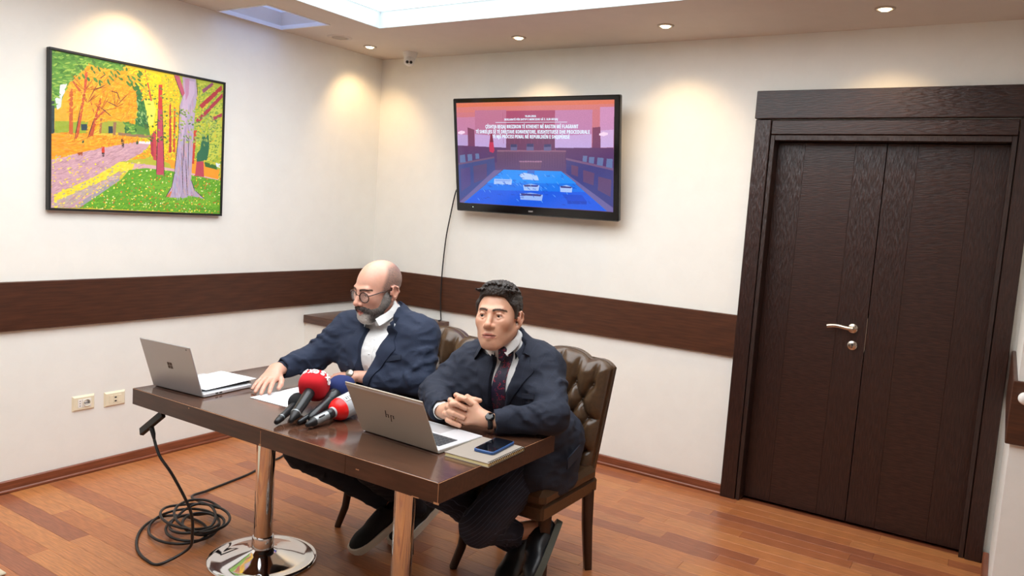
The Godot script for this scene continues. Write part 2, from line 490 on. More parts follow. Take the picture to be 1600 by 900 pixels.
func build_room() -> void:
	# floor slab and its planks
	var fl := mb()
	bx(fl, Vector3(-0.2, -0.2, -0.3), Vector3(6.4, -0.012, 6.9))
	var floor_o := struct("floor", fl, M.base_x, "reddish brown strip parquet floor with a soft sheen")
	planks(floor_o)
	# ceiling: slab with the two openings
	var ce := mb()
	slab(ce, [-0.2, 0.02, 0.455, 0.69, 3.45, 6.4], [-0.3, 0.785, 0.96, 1.435, 4.1, 6.9], opening, CEIL, CEIL + 0.105, 1)
	struct("ceiling", ce, M.ceiling, "taupe white ceiling with a large glowing recess")
	# recess roof: closed above the light panel; sides of the panel recess
	var rr := mb()
	bx(rr, Vector3(0.6, CEIL + 0.125, 0.7), Vector3(3.55, CEIL + 0.4, 4.2))
	struct("trim_9", rr, M.ceiling, "roof above the luminous ceiling panel")
	var lin := mb()
	for b in [[Vector3(0.69, CEIL + 0.001, 0.785), Vector3(0.694, CEIL + 0.1, 4.1)], [Vector3(3.446, CEIL + 0.001, 0.785), Vector3(3.45, CEIL + 0.1, 4.1)], [Vector3(0.694, CEIL + 0.001, 0.785), Vector3(3.446, CEIL + 0.1, 0.789)], [Vector3(0.694, CEIL + 0.001, 4.096), Vector3(3.446, CEIL + 0.1, 4.1)]]:
		bx(lin, b[0], b[1])
	struct("trim_8", lin, M.lining, "white side faces of the luminous ceiling recess")
	var pn := mb()
	bx(pn, Vector3(0.694, CEIL + 0.1, 0.789), Vector3(3.446, CEIL + 0.12, 4.096))
	var panel := obj("ceiling_light_panel", pn, M.panel)
	tag(panel, "large glowing white light panel in the ceiling recess", "light panel")
	# skylight shaft by the left wall
	var sh := mb()
	var y0 := CEIL + 0.105
	var y1 := CEIL + 0.62
	bx(sh, Vector3(-0.2, y0, 0.9), Vector3(0.02, y1, 1.5)); bx(sh, Vector3(0.455, y0, 0.9), Vector3(0.55, y1, 1.5))
	bx(sh, Vector3(0.02, y0, 0.9), Vector3(0.455, y1, 0.96)); bx(sh, Vector3(0.02, y0, 1.435), Vector3(0.455, y1, 1.5))
	struct("window_1", sh, M.shaft, "pale blue skylight shaft beside the left wall")
	var rim := mb()
	for b in [[Vector3(0.02, CEIL - 0.004, 0.96), Vector3(0.032, CEIL + 0.02, 1.435)], [Vector3(0.443, CEIL - 0.004, 0.96), Vector3(0.455, CEIL + 0.02, 1.435)], [Vector3(0.032, CEIL - 0.004, 0.96), Vector3(0.443, CEIL + 0.02, 0.972)], [Vector3(0.032, CEIL - 0.004, 1.423), Vector3(0.443, CEIL + 0.02, 1.435)]]:
		bx(rim, b[0], b[1])
	obj("window_frame", rim, M.shaft, get_node("window_1"))
	var gl := mb()
	bx(gl, Vector3(0.02, y1 - 0.02, 0.96), Vector3(0.455, y1 - 0.012, 1.435))
	obj("pane", gl, M.glass, get_node("window_1"))
	# walls
	var wl := mb()
	bx(wl, Vector3(-0.2, -0.012, -0.3), Vector3(0, CEIL, 6.9))
	struct("wall_left", wl, M.wall, "off-white plastered left wall")
	var wb := mb()
	slab(wb, [-0.001, 2.84, 4.03, 6.4], [-0.012, 2.07, CEIL], func(x, y): return x > 2.84 and x < 4.03 and y < 2.07, -0.3, 0.0, 2)
	struct("wall_back", wb, M.wall, "off-white plastered back wall")
	var wbb := mb()
	bx(wbb, Vector3(2.6, -0.012, -0.34), Vector3(4.3, 2.3, -0.3))
	struct("wall_behind_door", wbb, M.wall)
	var wr := mb()
	bx(wr, Vector3(WALL_R, -0.012, 0.0), Vector3(6.4, CEIL, 0.93))
	struct("wall_right", wr, M.wall, "white wall corner at the right edge")
	var wo := mb()
	bx(wo, Vector3(6.2, -0.012, 0.93), Vector3(6.4, CEIL, 6.9))
	struct("wall_side", wo, M.wall)
	var wf := mb()
	bx(wf, Vector3(0, -0.012, 6.7), Vector3(6.2, CEIL, 6.9))
	struct("wall_front", wf, M.wall)
	# wooden rails and baseboards
	var r1 := mb(); bevel(r1, Vector3(0.0, 0.8065, 0.022), Vector3(0.025, 1.045, 6.6), 0.003)
	struct("trim_1", r1, M.rail_z, "dark brown wooden rail along the left wall")
	var r2 := mb(); bevel(r2, Vector3(0.0, 0.8065, 0.0), Vector3(2.79, 1.045, 0.022), 0.003)
	struct("trim_2", r2, M.rail_x, "dark brown wooden rail along the back wall")
	var r3 := mb(); bevel(r3, Vector3(4.083, 0.8065, 0.0), Vector3(4.10, 1.045, 0.93), 0.003)
	struct("trim_3", r3, M.rail_z, "end of the wooden rail beside the door")
	var r4 := mb(); bevel(r4, Vector3(4.083, 0.8065, 0.93), Vector3(6.2, 1.045, 0.952), 0.003)
	struct("trim_4", r4, M.rail_x, "brown wooden rail board at the right edge")
	for b in [["baseboard_left", Vector3(0, 0, 0.016), Vector3(0.016, 0.06, 6.7), M.base_z], ["baseboard_back", Vector3(0, 0, 0), Vector3(2.785, 0.06, 0.016), M.base_x], ["baseboard_right", Vector3(4.074, 0, 0.03), Vector3(4.1, 0.06, 0.93), M.base_z], ["baseboard_return", Vector3(4.074, 0, 0.93), Vector3(6.2, 0.06, 0.946), M.base_x]]:
		var s := mb()
		bevel(s, b[1], b[2], 0.004)
		var bo := struct(b[0], s, b[3], "reddish wooden baseboard")
		var q := mb()  # small quarter-round at its foot
		if b[0] == "baseboard_left": bevel(q, Vector3(0.016, 0, 0.028), Vector3(0.028, 0.018, 6.7), 0.005)
		elif b[0] == "baseboard_back": bevel(q, Vector3(0.0, 0, 0.016), Vector3(2.785, 0.018, 0.028), 0.005)
		else: continue
		obj("shoe_moulding", q, b[3], bo)
	# white boxed corner unit with a dark wooden top
	var cu := thing("corner_ledge", "boxed-in white corner unit with a thick dark wooden top behind the bearded man", "ledge", Vector3(0.38, 0, 0.33))
	var c1 := mb(); bx(c1, Vector3(-0.379, 0, -0.329), Vector3(0.375, 0.683, 0.318)); obj("body", c1, M.wall, cu)
	var c2 := mb(); bevel(c2, Vector3(-0.379, 0.683, -0.307), Vector3(0.39, 0.738, 0.335), 0.002); obj("top", c2, M.shelf, cu)
	door()
	lights()

func planks(floor_o: Node3D) -> void:
	var tones := [rgb(204, 130, 80), rgb(194, 120, 72), rgb(208, 136, 84), rgb(182, 110, 70), rgb(202, 128, 76), rgb(168, 100, 68), rgb(210, 138, 82), rgb(194, 126, 82)]
	var g := noise_tex(0.02, 0.76, 1.0, 5, 41)
	var gb := bump_tex(0.02, 2.0, 4, 42)
	var mats := []
	for c in tones:
		var m := grained(c, g, Vector3(0.9, 3, 11), 0.3, true, gb, 0.05)
		mats.append(m)
	var w := 0.0905
	var list := []
	var cam: Camera3D = get_node("camera")
	rng.seed = 77
	var last := -1
	for row in 74:
		var z0 := row * w
		var x := -rng.randf() * 0.9
		while x < 6.2:
			var l := rng.randf_range(0.45, 1.05)
			var a := maxf(x, 0.0)
			var b := minf(x + l, 6.2)
			x += l
			if b - a < 0.02: continue
			var t := rng.randi() % tones.size()
			if t == last: t = (t + 3) % tones.size()
			last = t
			var c := Vector3((a + b) / 2, 0, z0 + w / 2)
			var q := cam.transform.affine_inverse() * c
			var seen: bool = q.z < -0.3 and absf(q.x / q.z) < 0.70 and absf(q.y / q.z) < 0.40 and not (c.x > WALL_R and c.z < 0.93)
			list.append([a, b, z0, t, q.length() if seen else 99.0])
	list.sort_custom(func(p, q): return p[4] < q[4])
	var rest := []
	for t in tones.size(): rest.append(mb())
	var few := {}
	var n := 0
	for p in list:
		var ll: float = p[1] - p[0] - 0.0006
		if p[4] < 90 and n < 300:
			var o := MeshInstance3D.new()
			var key := "%d_%d" % [roundi(ll * 200), p[3]]
			if not few.has(key):
				var s := mb()
				bevel(s, Vector3(-ll / 2, -0.012, -w / 2 + 0.0003), Vector3(ll / 2, 0, w / 2 - 0.0003), 0.0006)
				s.generate_normals()
				few[key] = s.commit()
			o.mesh = few[key]
			o.material_override = mats[p[3]]
			o.name = "plank"
			floor_o.add_child(o, true)
			o.position = Vector3((p[0] + p[1]) / 2, 0, p[2] + w / 2)
			n += 1
		else:
			bx(rest[p[3]], Vector3(p[0] + 0.0003, -0.012, p[2] + 0.0003), Vector3(p[1] - 0.0003, 0, p[2] + w - 0.0003))
	for t in tones.size():
		var o := obj("planks_beyond", rest[t], mats[t], floor_o)
		o.set_meta("kind", "stuff")

func door() -> void:
	var d := Node3D.new()
	d.name = "door_1"
	add_child(d)
	d.set_meta("kind", "structure")
	d.set_meta("label", "dark brown wooden double door with a wide casing")
	var f := mb(); bevel(f, Vector3(2.778, 2.13, 0.0), Vector3(4.092, 2.278, 0.045), 0.003); obj("header", f, M.door_h, d)
	f = mb(); bevel(f, Vector3(2.782, 0, 0.0), Vector3(2.866, 2.126, 0.035), 0.003); obj("casing", f, M.door_v, d)
	f = mb(); bevel(f, Vector3(4.0, 0, 0.0), Vector3(4.073, 2.126, 0.035), 0.003); obj("casing", f, M.door_v, d)
	f = mb(); bevel(f, Vector3(2.87, 2.048, 0.0), Vector3(3.996, 2.122, 0.032), 0.003); obj("lintel", f, M.door_h, d)
	f = mb(); bevel(f, Vector3(2.87, 0, -0.1), Vector3(2.892, 2.044, 0.03), 0.002); obj("jamb", f, M.jamb, d)
	f = mb(); bevel(f, Vector3(3.974, 0, -0.1), Vector3(3.996, 2.044, 0.03), 0.002); obj("jamb", f, M.jamb, d)
	f = mb(); bevel(f, Vector3(2.892, 2.016, -0.1), Vector3(3.974, 2.044, 0.03), 0.002); obj("head_jamb", f, M.jamb, d)
	f = mb(); bx(f, Vector3(2.84, 0, -0.3), Vector3(2.87, 2.07, -0.001)); bx(f, Vector3(3.996, 0, -0.3), Vector3(4.03, 2.07, -0.001)); bx(f, Vector3(2.87, 2.044, -0.3), Vector3(3.996, 2.07, -0.001)); obj("frame_lining", f, M.jamb, d)
	for k in 2:
		var x0: float = [2.893, 3.4405][k]
		var x1: float = [3.4365, 3.973][k]
		var z: float = -0.058
		var leaf := Node3D.new()
		leaf.name = "leaf"
		d.add_child(leaf, true)
		for s in [[x0, x0 + 0.142, M.door_v, "stile"], [x0 + 0.1424, x1 - 0.1484, M.door_h, "panel"], [x1 - 0.148, x1, M.door_v, "stile"]]:
			var b := mb()
			bevel(b, Vector3(s[0], 0.006, z - 0.04), Vector3(s[1], 2.012, z), 0.0008)
			obj(s[3], b, s[2], leaf)
	# lever handle and key rosette on the left leaf
	var hx := 3.372
	var hy := 1.046
	var h := mb()
	lathe(h, [Vector2(0.026, 0), Vector2(0.026, 0.006), Vector2(0.022, 0.009), Vector2(0.0, 0.009)], 28, Transform3D(Basis(Vector3.RIGHT, PI / 2), Vector3(hx, hy, -0.058)))
	tube(h, [Vector3(hx, hy, -0.052), Vector3(hx, hy, -0.012)], 0.009, 12)
	tube(h, curve([Vector3(hx + 0.006, hy, -0.012), Vector3(hx - 0.03, hy + 0.003, -0.01), Vector3(hx - 0.075, hy + 0.008, -0.014), Vector3(hx - 0.122, hy + 0.001, -0.02)]), 0.0085, 10, true, 1.3)
	obj("lever_handle", h, M.nickel, d)
	var kz := mb()
	lathe(kz, [Vector2(0.026, 0), Vector2(0.026, 0.006), Vector2(0.022, 0.009), Vector2(0.0, 0.009)], 28, Transform3D(Basis(Vector3.RIGHT, PI / 2), Vector3(hx + 0.006, hy - 0.09, -0.058)))
	var rose := obj("key_rosette", kz, M.nickel, d)
	var kh := mb()
	bx(kh, Vector3(hx + 0.0035, hy - 0.104, -0.05), Vector3(hx + 0.0085, hy - 0.088, -0.0484)); lathe(kh, [Vector2(0.006, 0), Vector2(0.006, 0.0012), Vector2(0, 0.0012)], 12, Transform3D(Basis(Vector3.RIGHT, PI / 2), Vector3(hx + 0.006, hy - 0.086, -0.0497)))
	obj("keyhole", kh, M.hole, rose)
	var st := mb()
	bx(st, Vector3(3.4366, 0.93, -0.06), Vector3(3.4385, 1.11, -0.0585))
	obj("strike_plate", st, M.nickel, d)

func lights() -> void:
	# recessed downlights: (x, z, where it leans), the last ones out of the frame
	var spots := [[0.25, 0.40, "recessed ceiling downlight nearest the room corner", Vector3(-0.25, -1, -0.3)], [1.41, 0.35, "recessed ceiling downlight above the television", Vector3(0, -1, -0.28)], [2.35, 0.365, "recessed ceiling downlight between television and door", Vector3(0, -1, -0.28)], [3.42, 0.375, "recessed ceiling downlight above the double door", Vector3(0, -1, -0.28)], [0.25, 1.98, "recessed ceiling downlight above the painting", Vector3(-0.3, -1, 0)], [0.25, 3.2, "recessed ceiling downlight along the left wall out of view", Vector3(-0.3, -1, 0)]]
	for s in spots:
		var t := thing("downlight", s[2], "downlight", Vector3(s[0], CEIL, s[1]), "recessed ceiling downlights")
		var r := mb()
		lathe(r, [Vector2(0.031, 0.0), Vector2(0.031, -0.006), Vector2(0.044, -0.005), Vector2(0.046, 0.0)], 28)
		obj("ring", r, M.grille, t)
		var aim: Vector3 = s[3].normalized()
		var l := mb()
		lathe(l, [Vector2(0.0, -0.012), Vector2(0.02, -0.0105), Vector2(0.028, -0.003), Vector2(0.027, 0.0)], 24)
		obj("lamp", l, M.lamp, t)
		var sp := SpotLight3D.new()
		sp.name = "lamp_light"
		t.add_child(sp)
		sp.position = Vector3(0, -0.03, 0)
		sp.look_at_from_position(sp.global_position, sp.global_position + aim, Vector3.RIGHT)
		sp.light_color = Color(1.0, 0.83, 0.6)
		sp.light_energy = LAMP_ENERGY
		sp.light_size = 0.025
		sp.spot_angle = 52.0
		sp.spot_angle_attenuation = 0.8
		sp.spot_range = 9.0
		sp.spot_attenuation = 2.0
		sp.shadow_enabled = true
	# round ceiling speaker
	var v := thing("ceiling_speaker", "round flat speaker grille in the ceiling near the corner", "speaker", Vector3(0.247, CEIL, 0.677))
	var g := mb(); lathe(g, [Vector2(0.05, 0.0), Vector2(0.05, -0.004), Vector2(0.074, -0.006), Vector2(0.08, 0.0)], 32); obj("ring", g, M.ceiling, v)
	g = mb(); lathe(g, [Vector2(0.0, -0.003), Vector2(0.05, -0.003), Vector2(0.05, 0.0)], 32); obj("grille", g, M.grille, v)
	# turret camera
	var c := thing("security_camera", "small white turret security camera under the ceiling", "camera", Vector3(0.405, CEIL, 0.165))
	g = mb(); lathe(g, [Vector2(0.034, -0.052), Vector2(0.044, -0.03), Vector2(0.05, -0.008), Vector2(0.052, 0.0)], 28); obj("mount", g, M.cam_white, c)
	var ball := SphereMesh.new(); ball.radius = 0.039; ball.height = 0.078
	var bo := inst("ball", ball, M.cam_white, c)
	bo.position = Vector3(0.004, -0.057, 0.01)
	var look := Vector3(0.62, -0.45, 0.75).normalized()
	var sx := look.cross(Vector3.UP).normalized()
	for k in 2:
		var e := mb()
		var at := look * 0.0365 + sx * (0.0125 if k else -0.0125)
		lathe(e, [Vector2(0.0105, 0), Vector2(0.0105, 0.003), Vector2(0.0, 0.003)], 16, along(at, at + look))
		obj("lens" if k else "lamp_window", e, M.black_gloss, bo)
# ---------------------------------------------------------------- furniture
func build_table() -> void:
	var t := thing("pedestal_table", "dark brown lacquered table with chrome pedestal legs in front of the men", "table", Vector3(1.883, 0, 2.205))
	var x0 := -0.789; var x1 := 0.789; var z0 := -0.35; var z1 := 0.35
	var y0 := TABLE_Y - 0.066
	var s := mb()
	bevel(s, Vector3(x0 + 0.002, y0 + 0.001, z0 + 0.002), Vector3(x1 - 0.002, TABLE_Y, z1 - 0.002), 0.0012)
	obj("tabletop", s, M.table, t)
	for e in [[x0, -0.0062], [-0.0054, 0.4076], [0.4084, x1]]:
		s = mb(); bevel(s, Vector3(e[0], y0, z1 - 0.002), Vector3(e[1], TABLE_Y - 0.0008, z1 + 0.0012), 0.0008)
		obj("edge_band", s, M.table_edge, t)
	s = mb(); bevel(s, Vector3(x1 - 0.002, y0, z0), Vector3(x1 + 0.0012, TABLE_Y - 0.0008, z1 - 0.002), 0.0008); obj("edge_band", s, M.table_edge, t)
	s = mb(); bevel(s, Vector3(x0 - 0.0012, y0, z0), Vector3(x0 + 0.002, TABLE_Y - 0.0008, z1 - 0.002), 0.0008); obj("edge_band", s, M.table_edge, t)
	s = mb(); bevel(s, Vector3(x0 + 0.003, y0, z0 - 0.0012), Vector3(x1 - 0.003, TABLE_Y - 0.0008, z0 + 0.002), 0.0008); obj("edge_band", s, M.table_edge, t)
	# chipped lacquer: thin worn slivers on the edges
	s = mb()
	for c in [[x1 - 0.014, y0 - 0.0004, 0.02, 0.006], [0.69, y0 - 0.0002, 0.028, 0.003], [0.455, y0 + 0.027, 0.014, 0.003], [-0.0062, y0 + 0.004, 0.0012, 0.052], [-0.012, y0, 0.01, 0.008], [-0.42, TABLE_Y - 0.012, 0.006, 0.004]]:
		bx(s, Vector3(c[0], c[1], z1 + 0.0008), Vector3(c[0] + c[2], c[1] + c[3], z1 + 0.0016))
	bx(s, Vector3(x1 + 0.0002, y0 + 0.003, z1 + 0.0002), Vector3(x1 + 0.0016, TABLE_Y - 0.002, z1 + 0.0016))
	bx(s, Vector3(x0 + 0.003, TABLE_Y - 0.0013, z1 + 0.0003), Vector3(x1, TABLE_Y - 0.0003, z1 + 0.0014))
	bx(s, Vector3(x1 + 0.0003, TABLE_Y - 0.0013, z0), Vector3(x1 + 0.0014, TABLE_Y - 0.0003, z1))
	obj("worn_edge", s, M.chip, t)
	for x in [-0.393, 0.372]:
		var at := Transform3D(Basis(), Vector3(x, 0, -0.003))
		s = mb(); lathe(s, [Vector2(0.0, 0.0), Vector2(0.224, 0.0), Vector2(0.226, 0.006), Vector2(0.222, 0.0105), Vector2(0.205, 0.0115), Vector2(0.178, 0.0125), Vector2(0.17, 0.015), Vector2(0.12, 0.028), Vector2(0.075, 0.04), Vector2(0.054, 0.048), Vector2(0.046, 0.055)], 72, at); obj("base", s, M.chrome, t)
		s = mb(); lathe(s, [Vector2(0.046, 0.05), Vector2(0.0445, 0.1), Vector2(0.042, 0.106), Vector2(0.039, 0.107)], 40, at); obj("collar", s, M.chrome, t)
		s = mb(); lathe(s, [Vector2(0.039, 0.1), Vector2(0.039, y0 - 0.012)], 40, at); obj("pole", s, M.chrome, t)
		s = mb(); bevel(s, Vector3(x - 0.16, y0 - 0.012, -0.163), Vector3(x + 0.16, y0, 0.157), 0.002); obj("mounting_plate", s, M.black, t)

func back_top(u: float) -> float:
	var a := absf(u)
	var y := 0.0
	if a < 0.5: y = 0.945 - 0.036 * pow(a / 0.5, 2.6)
	else: y = 0.909 + 0.012 * sin((a - 0.5) / 0.5 * PI * 0.8) - 0.03 * pow((a - 0.5) / 0.5, 3.0)
	return y

func build_chairs() -> void:
	var c := thing("dining_chair", "brown tufted leather chair under the man in the tie", "chair", Vector3(2.385, 0, 1.555), "brown tufted leather chairs")
	var nu := 66
	var nv := 74
	# tuft buttons on a diamond lattice
	var buttons := []
	for r in 6:
		var y := 0.81 - r * 0.07
		var n := 5 if r % 2 == 0 else 4
		for k in n:
			buttons.append(Vector2((k - (n - 1) / 2.0) * 0.085, y))
	var creases := []
	for i in buttons.size():
		for j in range(i + 1, buttons.size()):
			var d: Vector2 = buttons[j] - buttons[i]
			if absf(d.x) > 0.02 and absf(d.x) < 0.05 and absf(d.y) < 0.09: creases.append([buttons[i], buttons[j]])
	for b in buttons:
		if b.y > 0.79: creases.append([b, Vector2(b.x * 1.16, 1.02)])
		if b.y < 0.5: creases.append([b, Vector2(b.x, 0.38)])
	for s in [-1.0, 1.0]:
		creases.append([Vector2(0.17 * s, 0.67), Vector2(0.3 * s, 0.665)])
		creases.append([Vector2(0.17 * s, 0.53), Vector2(0.3 * s, 0.525)])
	var fx := []
	for j in nv + 1:
		var row := []
		for i in nu + 1:
			var u := i * 2.0 / nu - 1.0
			var v := j * 1.0 / nv
			var top := back_top(u)
			var y := lerpf(0.40, top, v)
			var half := lerpf(0.208, 0.238, clampf((y - 0.42) / 0.5, 0, 1))
			var p := Vector2(u * half, y)
			var dc := 1.0
			for cr in creases: dc = minf(dc, p.distance_to(Geometry2D.get_closest_point_to_segment(p, cr[0], cr[1])))
			var db := 1.0
			for b in buttons: db = minf(db, p.distance_to(b))
			var edge := minf((1.0 - absf(u)) * half, (1.0 - v) * (top - 0.40))
			var h := 0.034 * (1.0 - exp(-dc / 0.015)) - 0.014 * exp(-pow(db / 0.016, 2)) + 0.012
			h *= sqrt(clampf(edge / 0.045, 0.0, 1.0))
			if edge < 0.02: h = maxf(h, 0.0)
			row.append(Vector3(p.x, y, -0.178 - (y - 0.42) * 0.17 + h))
		fx.append(row)
	var s := mb()
	s.set_smooth_group(0)
	var back := Vector3(0, 0, -0.062)
	for j in nv:
		for i in nu:
			quad(s, fx[j][i], fx[j][i + 1], fx[j + 1][i + 1], fx[j + 1][i])
	s.set_smooth_group(1)
	for j in nv:
		for i in range(0, nu, 6):
			var f := func(jj, ii): return Vector3(fx[jj][ii].x, fx[jj][ii].y, -0.178 - (fx[jj][ii].y - 0.42) * 0.17) + back
			quad(s, f.call(j, i + 6), f.call(j, i), f.call(j + 1, i), f.call(j + 1, i + 6))
	s.set_smooth_group(2)
	for j in nv:
		for k in [0, nu]:
			var a: Vector3 = fx[j][k]; var b: Vector3 = fx[j + 1][k]
			var a2 := Vector3(a.x, a.y, -0.178 - (a.y - 0.42) * 0.17) + back
			var b2 := Vector3(b.x, b.y, -0.178 - (b.y - 0.42) * 0.17) + back
			if k == 0: quad(s, a2, a, b, b2)
			else: quad(s, a, a2, b2, b)
	for i in nu:
		var a: Vector3 = fx[nv][i]; var b: Vector3 = fx[nv][i + 1]
		var a2 := Vector3(a.x, a.y, -0.178 - (a.y - 0.42) * 0.17) + back
		var b2 := Vector3(b.x, b.y, -0.178 - (b.y - 0.42) * 0.17) + back
		quad(s, a, b, b2, a2)
	var br := obj("backrest", s, M.leather, c)
	var bm := SphereMesh.new(); bm.radius = 0.008; bm.height = 0.012; bm.radial_segments = 12; bm.rings = 6
	for b in buttons:
		var o := inst("button", bm, M.leather, br)
		o.position = Vector3(b.x, b.y, -0.178 - (b.y - 0.42) * 0.17 + 0.003)
		o.rotation.x = PI / 2
	# piping along the edge of the back
	var pp := []
	for j in range(6, nv + 1, 2): pp.append(fx[j][0] + back * 0.5)
	for i in range(2, nu + 1, 2): pp.append(fx[nv][i] + back * 0.5)
	for j in range(nv - 2, 5, -2): pp.append(fx[j][nu] + back * 0.5)
	s = mb(); tube(s, pp, 0.005, 6); obj("piping", s, M.leather, br)
	s = mb(); bevel(s, Vector3(-0.232, 0.40, -0.215), Vector3(0.232, 0.468, 0.25), 0.022); obj("seat", s, M.leather, c)
	s = mb(); bevel(s, Vector3(-0.229, 0.345, -0.23), Vector3(0.229, 0.41, 0.245), 0.01); obj("apron", s, M.leather, c)
	for sx in [-1.0, 1.0]:
		s = mb(); tube(s, curve([Vector3(0.205 * sx, 0.36, -0.19), Vector3(0.212 * sx, 0.2, -0.188), Vector3(0.232 * sx, 0.0, -0.195)], 0.05), [0.028, 0.027, 0.026, 0.025, 0.024, 0.023, 0.022, 0.021, 0.02], 4) if false else tube(s, [Vector3(0.205 * sx, 0.36, -0.19), Vector3(0.214 * sx, 0.2, -0.188), Vector3(0.23 * sx, 0.0, -0.195)], [0.03, 0.027, 0.021], 4)
		obj("leg", s, M.leather_leg, c)
		s = mb(); tube(s, [Vector3(0.19 * sx, 0.36, 0.15), Vector3(0.188 * sx, 0.24, 0.152), Vector3(0.2 * sx, 0.1, 0.165), Vector3(0.226 * sx, 0.0, 0.185)], [0.03, 0.027, 0.022, 0.019], 4)
		obj("leg", s, M.leather_leg, c)
	var c2 := c.duplicate()
	c2.name = numbered("dining_chair")
	add_child(c2)
	c2.position = Vector3(1.712, 0, 1.575)
	tag(c2, "brown tufted leather chair under the bearded man", "chair", "brown tufted leather chairs")

# ---------------------------------------------------------------- things on the walls
func fill_poly(im: Image, p: Array, c: Color) -> void:
	var w := im.get_width()
	var h := im.get_height()
	var n := p.size()
	var y0 := h; var y1 := 0
	for q in p:
		y0 = mini(y0, int(q.y * h)); y1 = maxi(y1, int(ceil(q.y * h)))
	for y in range(maxi(y0, 0), mini(y1, h)):
		var xs := []
		for i in n:
			var a: Vector2 = p[i] * Vector2(w, h); var b: Vector2 = p[(i + 1) % n] * Vector2(w, h)
			if (a.y <= y + 0.5) != (b.y <= y + 0.5): xs.append(a.x + (y + 0.5 - a.y) / (b.y - a.y) * (b.x - a.x))
		xs.sort()
		for k in range(0, xs.size() - 1, 2):
			var xa := maxi(0, roundi(xs[k])); var xb := mini(w, roundi(xs[k + 1]))
			if xb > xa: im.fill_rect(Rect2i(xa, y, xb - xa, 1), c)

func polys(im: Image, list: Array) -> void:
	for d in list:
		var p := []
		for k in range(3, d.size(), 2): p.append(Vector2(d[k], d[k + 1]))
		fill_poly(im, p, rgb(d[0], d[1], d[2]))

func dab(im: Image, x: float, y: float, l: float, w: float, ang: float, c: Color) -> void:
	var a := Vector2(cos(ang), sin(ang) * 1.26) * l / 2
	var b := Vector2(-sin(ang), cos(ang) * 1.26) * w / 2
	var o := Vector2(x, y)
	fill_poly(im, [o - a, o - a * 0.3 + b, o + a * 0.5 + b, o + a, o + a * 0.4 - b, o - a * 0.5 - b], c)

func dabs(im: Image, n: int, area: Rect2, near: Color, spread: float, cols: Array, l: float, w: float, ang: float, wob: float) -> void:  # strokes only where the ground is about the colour «near»
	var W := im.get_width(); var H := im.get_height()
	for i in n:
		var x := rng.randf_range(area.position.x, area.end.x); var y := rng.randf_range(area.position.y, area.end.y)
		var g := im.get_pixel(clampi(int(x * W), 0, W - 1), clampi(int(y * H), 0, H - 1))
		if spread < 9 and absf(g.r - near.r) + absf(g.g - near.g) + absf(g.b - near.b) > spread: continue
		dab(im, x, y, l * rng.randf_range(0.6, 1.3), w * rng.randf_range(0.7, 1.3), ang + rng.randf_range(-wob, wob), cols[rng.randi() % cols.size()])

